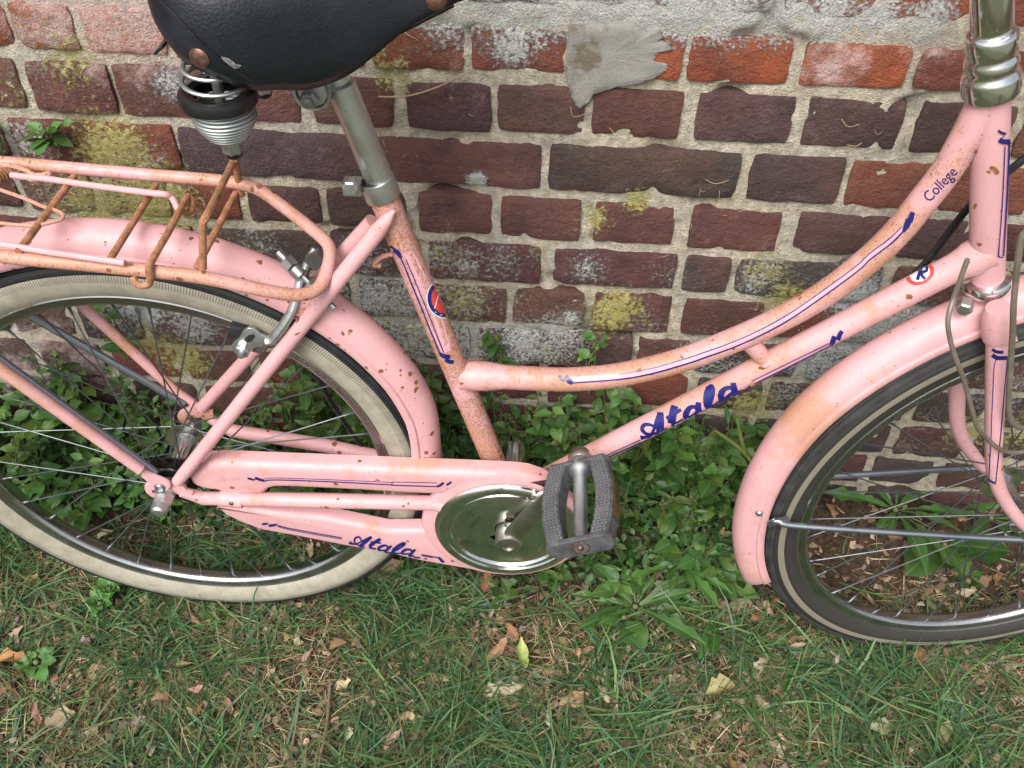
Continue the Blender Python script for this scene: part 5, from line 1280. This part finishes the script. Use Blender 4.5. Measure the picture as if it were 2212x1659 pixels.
# bearded grass ears
def ear(pts, label):
    r = empty('barley_ear', M=Matrix.Translation(pts[0])); tag(r, label, 'grass ear', 'bearded grass ears below the mudguard')
    P = smooth_path([q_-pts[0] for q_ in pts], 6); mb = MB(); mb.tube(P, [.0012+.0022*math.sin(PI*min(1, i/len(P))) for i in range(len(P))], 6)
    for i in range(4, len(P)):
        for k in range(5):
            d = (P[i]-P[i-1]).normalized()+Vector((random.uniform(-1, 1), random.uniform(-1, 1), random.uniform(-1, 1)))*.35
            mb.tube([P[i], P[i]+d*.012], [.0006, .0001], 3)
    t = bpy.data.materials.get('barley') or plain('barley', (0.20, 0.24, 0.06), .6); mb.build('ear', t, r)
w1 = wall_pt(1635, 1000)
def off_wall(px, py, y):
    d = survey_ray(px, py); return CAM_LOC+d*((y-CAM_LOC.y)/d.y)
ear([off_wall(1640, 1020, -.06), off_wall(1600, 970, -.06), off_wall(1545, 930, -.065)], 'bearded grass ear leaning left beside the mudguard, lower of two')
ear([off_wall(1612, 985, -.06), off_wall(1602, 950, -.06), off_wall(1592, 905, -.06)], 'bearded grass ear standing upright beside the mudguard, upper of two')

# --- small-leaved ground cover under the weeds
def cover_leaves(n, seed):
    g = np.random.default_rng(seed); x = g.uniform(-.66, .92, n); y = -.012-np.interp(x, [.25, .42, .8, .92], [.105, .16, .15, .06])*g.random(n)**1.1
    z = ground_h(x, y)+g.uniform(.002, 1, n)**1.6*np.interp(-y, [0, .06, .22], [.15, .11, .035])
    L = g.uniform(.006, .024, n); az_ = g.uniform(0, 2*PI, n); el_ = g.normal(.2, .45, n)
    X = np.stack([np.cos(az_)*np.cos(el_), np.sin(az_)*np.cos(el_), np.sin(el_)], -1)
    U = np.stack([g.normal(0, .35, n), g.normal(-.3, .35, n), np.ones(n)], -1); Yv = np.cross(U, X); Yv /= np.linalg.norm(Yv, axis=1)[:, None]; Zv = np.cross(X, Yv)
    P = np.stack([x, y, z], -1); out = []
    for u, v_, w_ in ((0, 0, 0), (.3, .26, .06), (.65, .22, .05), (1, 0, -.1), (.65, -.22, .05), (.3, -.26, .06), (.5, 0, 0)):
        out.append(P+L[:, None]*(u*X+v_*Yv+w_*Zv))
    V = np.stack(out, 1); V[..., 1] = np.minimum(V[..., 1], -.008)
    b = np.arange(n)[:, None]*7; F_ = np.concatenate([b+np.array([[j, (j+1) % 6, 6]]) for j in range(6)])
    pal = np.array([(.045, .115, .028), (.060, .145, .035), (.035, .090, .024), (.080, .160, .050), (.11, .15, .05)]); c_ = pal[g.integers(0, 5, n)]*g.uniform(.65, 1.25, (n, 1))
    return V.reshape(-1, 3), F_, np.repeat(c_, 7, 0)
V_, F_, C_ = cover_leaves(8000, 31)
tag(raw_mesh('ground_cover', V_, F_, M_LEAF, None, C_), 'mass of small green leaves filling the strip between the weeds', 'ground cover', kind='stuff')

# --- grass: nobody could count it
def blades(n, xr, yr, Lr, wr, lay, pal, seed, mask=None, clump=0):
    g = np.random.default_rng(seed)
    if clump:
        cx, cy = g.uniform(*xr, clump), g.uniform(*yr, clump); k = g.integers(0, clump, n)
        x, y = cx[k]+g.normal(0, .016, n), cy[k]+g.normal(0, .014, n)
    else: x, y = g.uniform(*xr, n), g.uniform(*yr, n)
    if mask is not None:
        keep = g.random(n) < mask(x, y); x, y = x[keep], y[keep]
    n = len(x); L = g.uniform(*Lr, n); W = g.uniform(*wr, n); az_ = g.uniform(0, 2*PI, n); el_ = np.clip(g.normal(lay, .25, n), .03, 1.45)
    dx, dy, dz = np.cos(az_)*np.cos(el_), np.sin(az_)*np.cos(el_), np.sin(el_); droop = g.uniform(.2, .9, n)*np.sin(el_)
    z = ground_h(x, y)-.001
    px_, py_ = -np.sin(az_), np.cos(az_); tw = g.normal(0, .6, n); kink = g.normal(0, .25, n)
    fr = np.array([0, .33, .66, 1.0]); wf = np.array([.8, 1.0, .7, .05]); V = np.zeros((n, 8, 3))
    for i in range(4):
        f = fr[i]; s = L*f
        cx_ = x+dx*s+px_*kink*L*f*f; cy_ = y+dy*s+py_*kink*L*f*f; cz_ = z+dz*s-droop*L*f*f*.6
        cz_ = np.maximum(cz_, ground_h(x, y)+.001+.002*f)
        for e in (0, 1):
            sg = (e*2-1)*W*wf[i]/2
            V[:, i*2+e, 0] = cx_+px_*sg*np.cos(tw); V[:, i*2+e, 1] = np.minimum(cy_+py_*sg*np.cos(tw), -.004); V[:, i*2+e, 2] = cz_+sg*np.sin(tw)
    b = np.arange(n)[:, None]*8; F_ = np.concatenate([b+np.array([[0, 1, 3, 2]]), b+np.array([[2, 3, 5, 4]]), b+np.array([[4, 5, 7, 6]])])
    pal = np.array(pal); c_ = pal[g.integers(0, len(pal), n)]*g.uniform(.7, 1.3, (n, 1))
    return V.reshape(-1, 3), F_, np.repeat(c_, 8, 0)
def dens(x, y):                                # grass thins out on the bare soil near the wall and by the front wheel
    m = np.clip((np.where(x < .38, -.085, -.17)-y)/.05, .06, 1); bare = np.exp(-(((x-.95)/.22)**2+((y+.22)/.10)**2)); return np.clip(m*(1-.7*bare)*(.14+2.8*np.clip(fbm(x*7, y*7, 90, 3)-.36, 0, 1)), 0, 1)
def dens_dry(x, y):
    m = np.clip((-.10-y)/.06, .15, 1); return np.clip(m*(.35+1.2*np.clip(fbm(x*6+5, y*6, 95, 3)-.3, 0, 1)), 0, 1)
GRN = [(.065, .165, .045), (.090, .200, .055), (.050, .135, .055), (.120, .215, .075), (.070, .175, .085), (.11, .14, .05), (.16, .16, .07), (.045, .11, .04)]
STR = [(.42, .32, .18), (.30, .22, .12), (.52, .42, .26), (.20, .14, .08), (.34, .28, .14), (.14, .10, .06)]
XR, YR = (-.55, 1.60), (-.95, -.03)
def join(sets, name, mat, label, cat):
    Vs, Fs, Cs, b = [], [], [], 0
    for V_, F_, C_ in sets: Vs.append(V_); Fs.append(F_+b); Cs.append(C_); b += len(V_)
    o = raw_mesh(name, np.concatenate(Vs), np.concatenate(Fs), mat, None, np.concatenate(Cs)); tag(o, label, cat, kind='stuff')
outer = lambda x, y: dens(x, y)*((x < -.5) | (x > 1.55) | (y < -.9))
outer_dry = lambda x, y: dens_dry(x, y)*((x < -.5) | (x > 1.55) | (y < -.9))
XO, YO = (-1.9, 2.9), (-2.6, -.03)
join([blades(30000, XR, YR, (.020, .065), (.0012, .0028), .50, GRN, 1, dens), blades(26000, XR, YR, (.040, .105), (.0018, .0038), .42, GRN, 2, dens, clump=520), blades(7000, XR, YR, (.08, .17), (.0022, .0044), .30, GRN, 3, dens, clump=260), blades(60000, XO, YO, (.03, .09), (.0022, .0044), .50, GRN, 8, outer)], 'grass', M_GRASS, 'short patchy green grass in front of the bicycle', 'grass')
join([blades(60000, XR, YR, (.014, .050), (.0010, .0024), .20, STR, 4, dens_dry), blades(8000, XR, YR, (.03, .09), (.0010, .0022), .14, STR, 5, dens_dry), blades(50000, XO, YO, (.02, .06), (.0016, .0030), .18, STR, 9, outer_dry)], 'dry_grass', M_DRY, 'dead straw coloured grass matted between the green blades', 'dry grass')
# leaf litter fragments
def frag(n, seed, sz, yr, dfn):
    g = np.random.default_rng(seed); x, y = g.uniform(*XR, n), g.uniform(*yr, n); k = g.random(n) < dfn(x, y); x, y = x[k], y[k]; n = len(x)
    L = g.uniform(*sz, n); az_ = g.uniform(0, 2*PI, n); ca, sa = np.cos(az_), np.sin(az_); z = ground_h(x, y)+g.uniform(.001, .007, n); V = np.zeros((n, 7, 3)); tx, ty = g.normal(0, .45, n), g.normal(0, .45, n)
    for i, (u, v_) in enumerate(((-.5, 0), (-.2, .28), (.2, .24), (.5, 0), (.15, -.27), (-.25, -.22), (0, 0))):
        uu, vv = (u+g.normal(0, .09, n))*L, (v_+g.normal(0, .08, n))*L
        V[:, i, 0] = x+ca*uu-sa*vv; V[:, i, 1] = np.minimum(y+sa*uu+ca*vv, -.005); V[:, i, 2] = np.maximum(z+uu*tx+vv*ty+(.12*L if i == 6 else 0), ground_h(x, y)+.0005)
    b = np.arange(n)[:, None]*7; F_ = np.concatenate([b+np.array([[j, (j+1) % 6, 6]]) for j in range(6)])
    pal = np.array([(.30, .175, .10), (.36, .24, .15), (.22, .12, .075), (.42, .31, .21), (.17, .105, .075), (.33, .25, .19)]); c_ = pal[g.integers(0, 6, n)]*g.uniform(.7, 1.25, (n, 1))
    return V.reshape(-1, 3), F_, np.repeat(c_, 7, 0)
lit = lambda x, y: np.clip(.25+1.4*np.clip(fbm(x*5+9, y*5, 99, 3)-.35, 0, 1)+.6*np.exp(-(((x-1.0)/.35)**2+((y+.16)/.12)**2))+.5*np.exp(-(((x-.72)/.22)**2+((y+.36)/.14)**2)), 0, 1)
join([frag(12000, 6, (.006, .020), (-.95, -.02), lit)], 'leaf_litter', M_DRY, 'small crumbled brown leaf fragments scattered over the soil', 'leaf litter')
# larger fallen leaves, one by one
def dry_mesh(i):
    g = random.Random(i); K, vs, fs = 9, [], []
    cu_, fo, wv, wd_ = g.uniform(-1.0, 1.2), g.uniform(-.8, 1.3), g.uniform(.3, 1.0), g.uniform(.16, .34)
    for k in range(K):
        f = k/(K-1); w_ = wd_*math.sin(PI*(.04+.93*f))**.8*(1+g.uniform(-.35, .30))
        for e in (-1, -.5, 0, .5, 1): vs.append((f-.5, e*w_, cu_*(f-.5)**2+fo*abs(e)**1.5*w_+wv*.25*math.sin(f*7+e*3+i)*abs(e)*w_*2))
    zmin = min(v[2] for v in vs); vs = [(a, b, c-zmin) for a, b, c in vs]
    fs = [(k*5+j, k*5+j+1, (k+1)*5+j+1, (k+1)*5+j) for k in range(K-1) for j in range(4)]
    me = bpy.data.meshes.new('fallen_leaf'); me.from_pydata(vs, [], fs); me.update(); me.polygons.foreach_set('use_smooth', [True]*len(me.polygons)); me.materials.append(M_FALL); return me
t = NT('fallen_leaf'); oi = t.n('ShaderNodeObjectInfo'); nz, n2 = t.noise(5, 5, .7), t.noise(22, 4)
c = t.mix(t.ramp(nz, .35, .7, 0, .65), oi.outputs['Color'], t.mix(.6, oi.outputs['Color'], (0.13, 0.07, 0.04))); s = t.sep(t.coord())
c = t.mix(t.ramp(t.math('ABSOLUTE', s[1]), 0, .018), t.mix(.4, c, (0.5, 0.36, 0.2)), c); t.bump(n2, .5, .002); M_FALL = t.set(c, .72, 0, .3)
DM = [dry_mesh(i) for i in range(14)]
def fallen(px, py, L, col, label, group=None, az=None, tilt=.25, m=None):
    q = gp(px, py); o = link('fallen_leaf', m or random.choice(DM)); a = random.uniform(0, 2*PI) if az is None else az
    o.location = (q.x, q.y, gh1(q.x, q.y)+random.uniform(.004, .012)); o.rotation_euler = (random.uniform(-tilt, tilt), random.uniform(-tilt, tilt), a); o.scale = (L, L, L); o.color = (*col, 1)
    tag(o, label, 'leaf', group); return o
TAN, BRN, PALE, ORG = (.42, .29, .18), (.28, .155, .085), (.50, .42, .30), (.42, .20, .09)
GRP = 'brown leaves scattered over the grass'; LBL = 'curled dry brown leaf lying in the patchy grass'
fallen(1127, 1425, .052, (.42, .50, .16), 'pale yellow-green lance leaf upright in the middle of the grass', az=1.75, m=DM[2])
fallen(1078, 1500, .050, PALE, 'pale beige curled leaf just below the yellow-green leaf', az=.2)
fallen(1105, 1515, .045, TAN, 'folded tan leaf touching the pale beige curled leaf', az=1.4)
fallen(1240, 1520, .052, (.48, .31, .19), 'large pinkish tan leaf alone right of the yellow-green leaf', az=.5)
fallen(1075, 1410, .048, (.42, .25, .14), 'cluster leaf with brown ridges left of the yellow-green leaf', az=1.0)
fallen(30, 1440, .060, ORG, 'big orange-brown leaf at the left edge of the grass', az=.1)
fallen(145, 1090, .060, (.46, .27, .13), 'large yellow-brown leaf seen inside the tan-walled wheel', az=2.0)
fallen(165, 1085, .055, (.16, .10, .09), 'dark purple-brown leaf beside the yellow-brown one inside the wheel', az=1.6)
fallen(840, 1245, .065, (.30, .235, .15), 'long grey-brown leaf right of the tan tyre', az=.45)
fallen(1050, 1255, .055, (.36, .18, .09), 'crumpled brown leaf under the chrome disc', az=1.6)
fallen(1545, 1180, .055, (.38, .36, .14), 'yellowing curled leaf left of the front mudguard tip', az=1.0)
fallen(1565, 1200, .050, (.45, .42, .22), 'pale yellow leaf against the front mudguard tip', az=2.2)
fallen(1600, 1310, .045, (.50, .38, .26), 'pale curled leaf below the front mudguard tip', az=.3)
fallen(1640, 1450, .042, PALE, 'cream pointed leaf in the grass below the striped tyre', az=.9)
fallen(1555, 1495, .050, (.36, .33, .16), 'olive leaf with a stalk in the lower right grass', az=.35)
fallen(1900, 1575, .034, (.32, .34, .22), 'rounded grey-green leaf at the lower right of the grass', az=.2, m=DM[5])
fallen(2035, 1590, .042, (.38, .37, .20), 'pale yellow twisted leaf near the lower right corner', az=1.1)
fallen(1345, 1195, .042, (.45, .25, .13), 'narrow tan leaf among the dandelions right of the pedal', az=1.1)
fallen(1300, 1030, .030, BRN, 'small brown leaf caught in the weeds right of the pedal', az=1.1)
fallen(135, 1560, .042, (.40, .31, .21), 'broad beige leaf near the lower left corner', az=.6)
fallen(2000, 1235, .050, (.42, .26, .19), 'pinkish torn leaf inside the steered wheel', az=.9)
fallen(1715, 1260, .040, (.30, .12, .06), 'small rust-red leaf inside the steered wheel by the rim', az=.2)
for i in range(150):
    px_, py_ = random.uniform(-60, 2270), random.uniform(1240, 1700)
    if random.random() < .25: px_, py_ = random.uniform(1520, 2230), random.uniform(1060, 1420)
    elif random.random() < .12: px_, py_ = random.uniform(20, 820), random.uniform(1090, 1240)
    col = random.choice((TAN, BRN, PALE, BRN, TAN, (.34, .20, .13), (.46, .34, .24), (.22, .13, .09)))
    fallen(px_, py_, random.uniform(.014, .034), tuple(v*random.uniform(.8, 1.15) for v in col), LBL, GRP, tilt=.5)
# twig in the grass, straw and threads caught on the wall
q0, q1 = gp(715, 1480), gp(690, 1665)
mb = MB(); mb.tube(smooth_path([q0+Vector((0, 0, .010)), q0.lerp(q1, .5)+Vector((.004, 0, .014)), q1+Vector((0, 0, .012))], 5), .0022, 8)
tag(mb.build('twig', plain('twig_bark', (.20, .14, .09), .8)), 'thin straight brown twig lying in the grass at the bottom', 'twig')
mb = MB()
for i in range(38):
    cx_, cy_, sp_ = random.choice(((1500, 385, 60), (1480, 440, 50), (1560, 460, 60), (1070, 330, 60), (960, 170, 90), (1330, 250, 60), (1470, 620, 40), (880, 330, 60), (1600, 430, 70), (1880, 300, 40), (1450, 540, 50), (1900, 930, 90), (1960, 880, 60)))
    p = wall_pt(random.gauss(cx_, sp_), random.gauss(cy_, sp_*.6)); a = random.uniform(0, PI); L = random.uniform(.006, .034); y = -.010
    d = Vector((math.cos(a), 0, math.sin(a)*.7)); p = Vector((p.x, y, p.z))
    if p.z < .12: continue
    n_ = Vector((-d.z, 0, d.x)); bw = random.gauss(0, .22)*L
    mb.tube(smooth_path([p-d*L/2+Vector((0, .003, 0)), p-d*L*.2+n_*bw*.8, p+d*L*.15+n_*bw+Vector((0, -.002, 0)), p+d*L/2+Vector((0, .003, 0))], 3), random.uniform(.0003, .0006), 4)
mb.tube(smooth_path([Vector((w.x, -.014, w.z)) for w in (wall_pt(*Z2(265, 585)), wall_pt(*Z2(450, 580)), wall_pt(*Z2(650, 520)), wall_pt(*Z2(835, 425)))], 6), .0011, 6)
tag(mb.build('straw_debris', plain('straw', (.34, .25, .15), .8)), 'dry straw and threads caught on the rough brick wall', 'straw', kind='stuff')
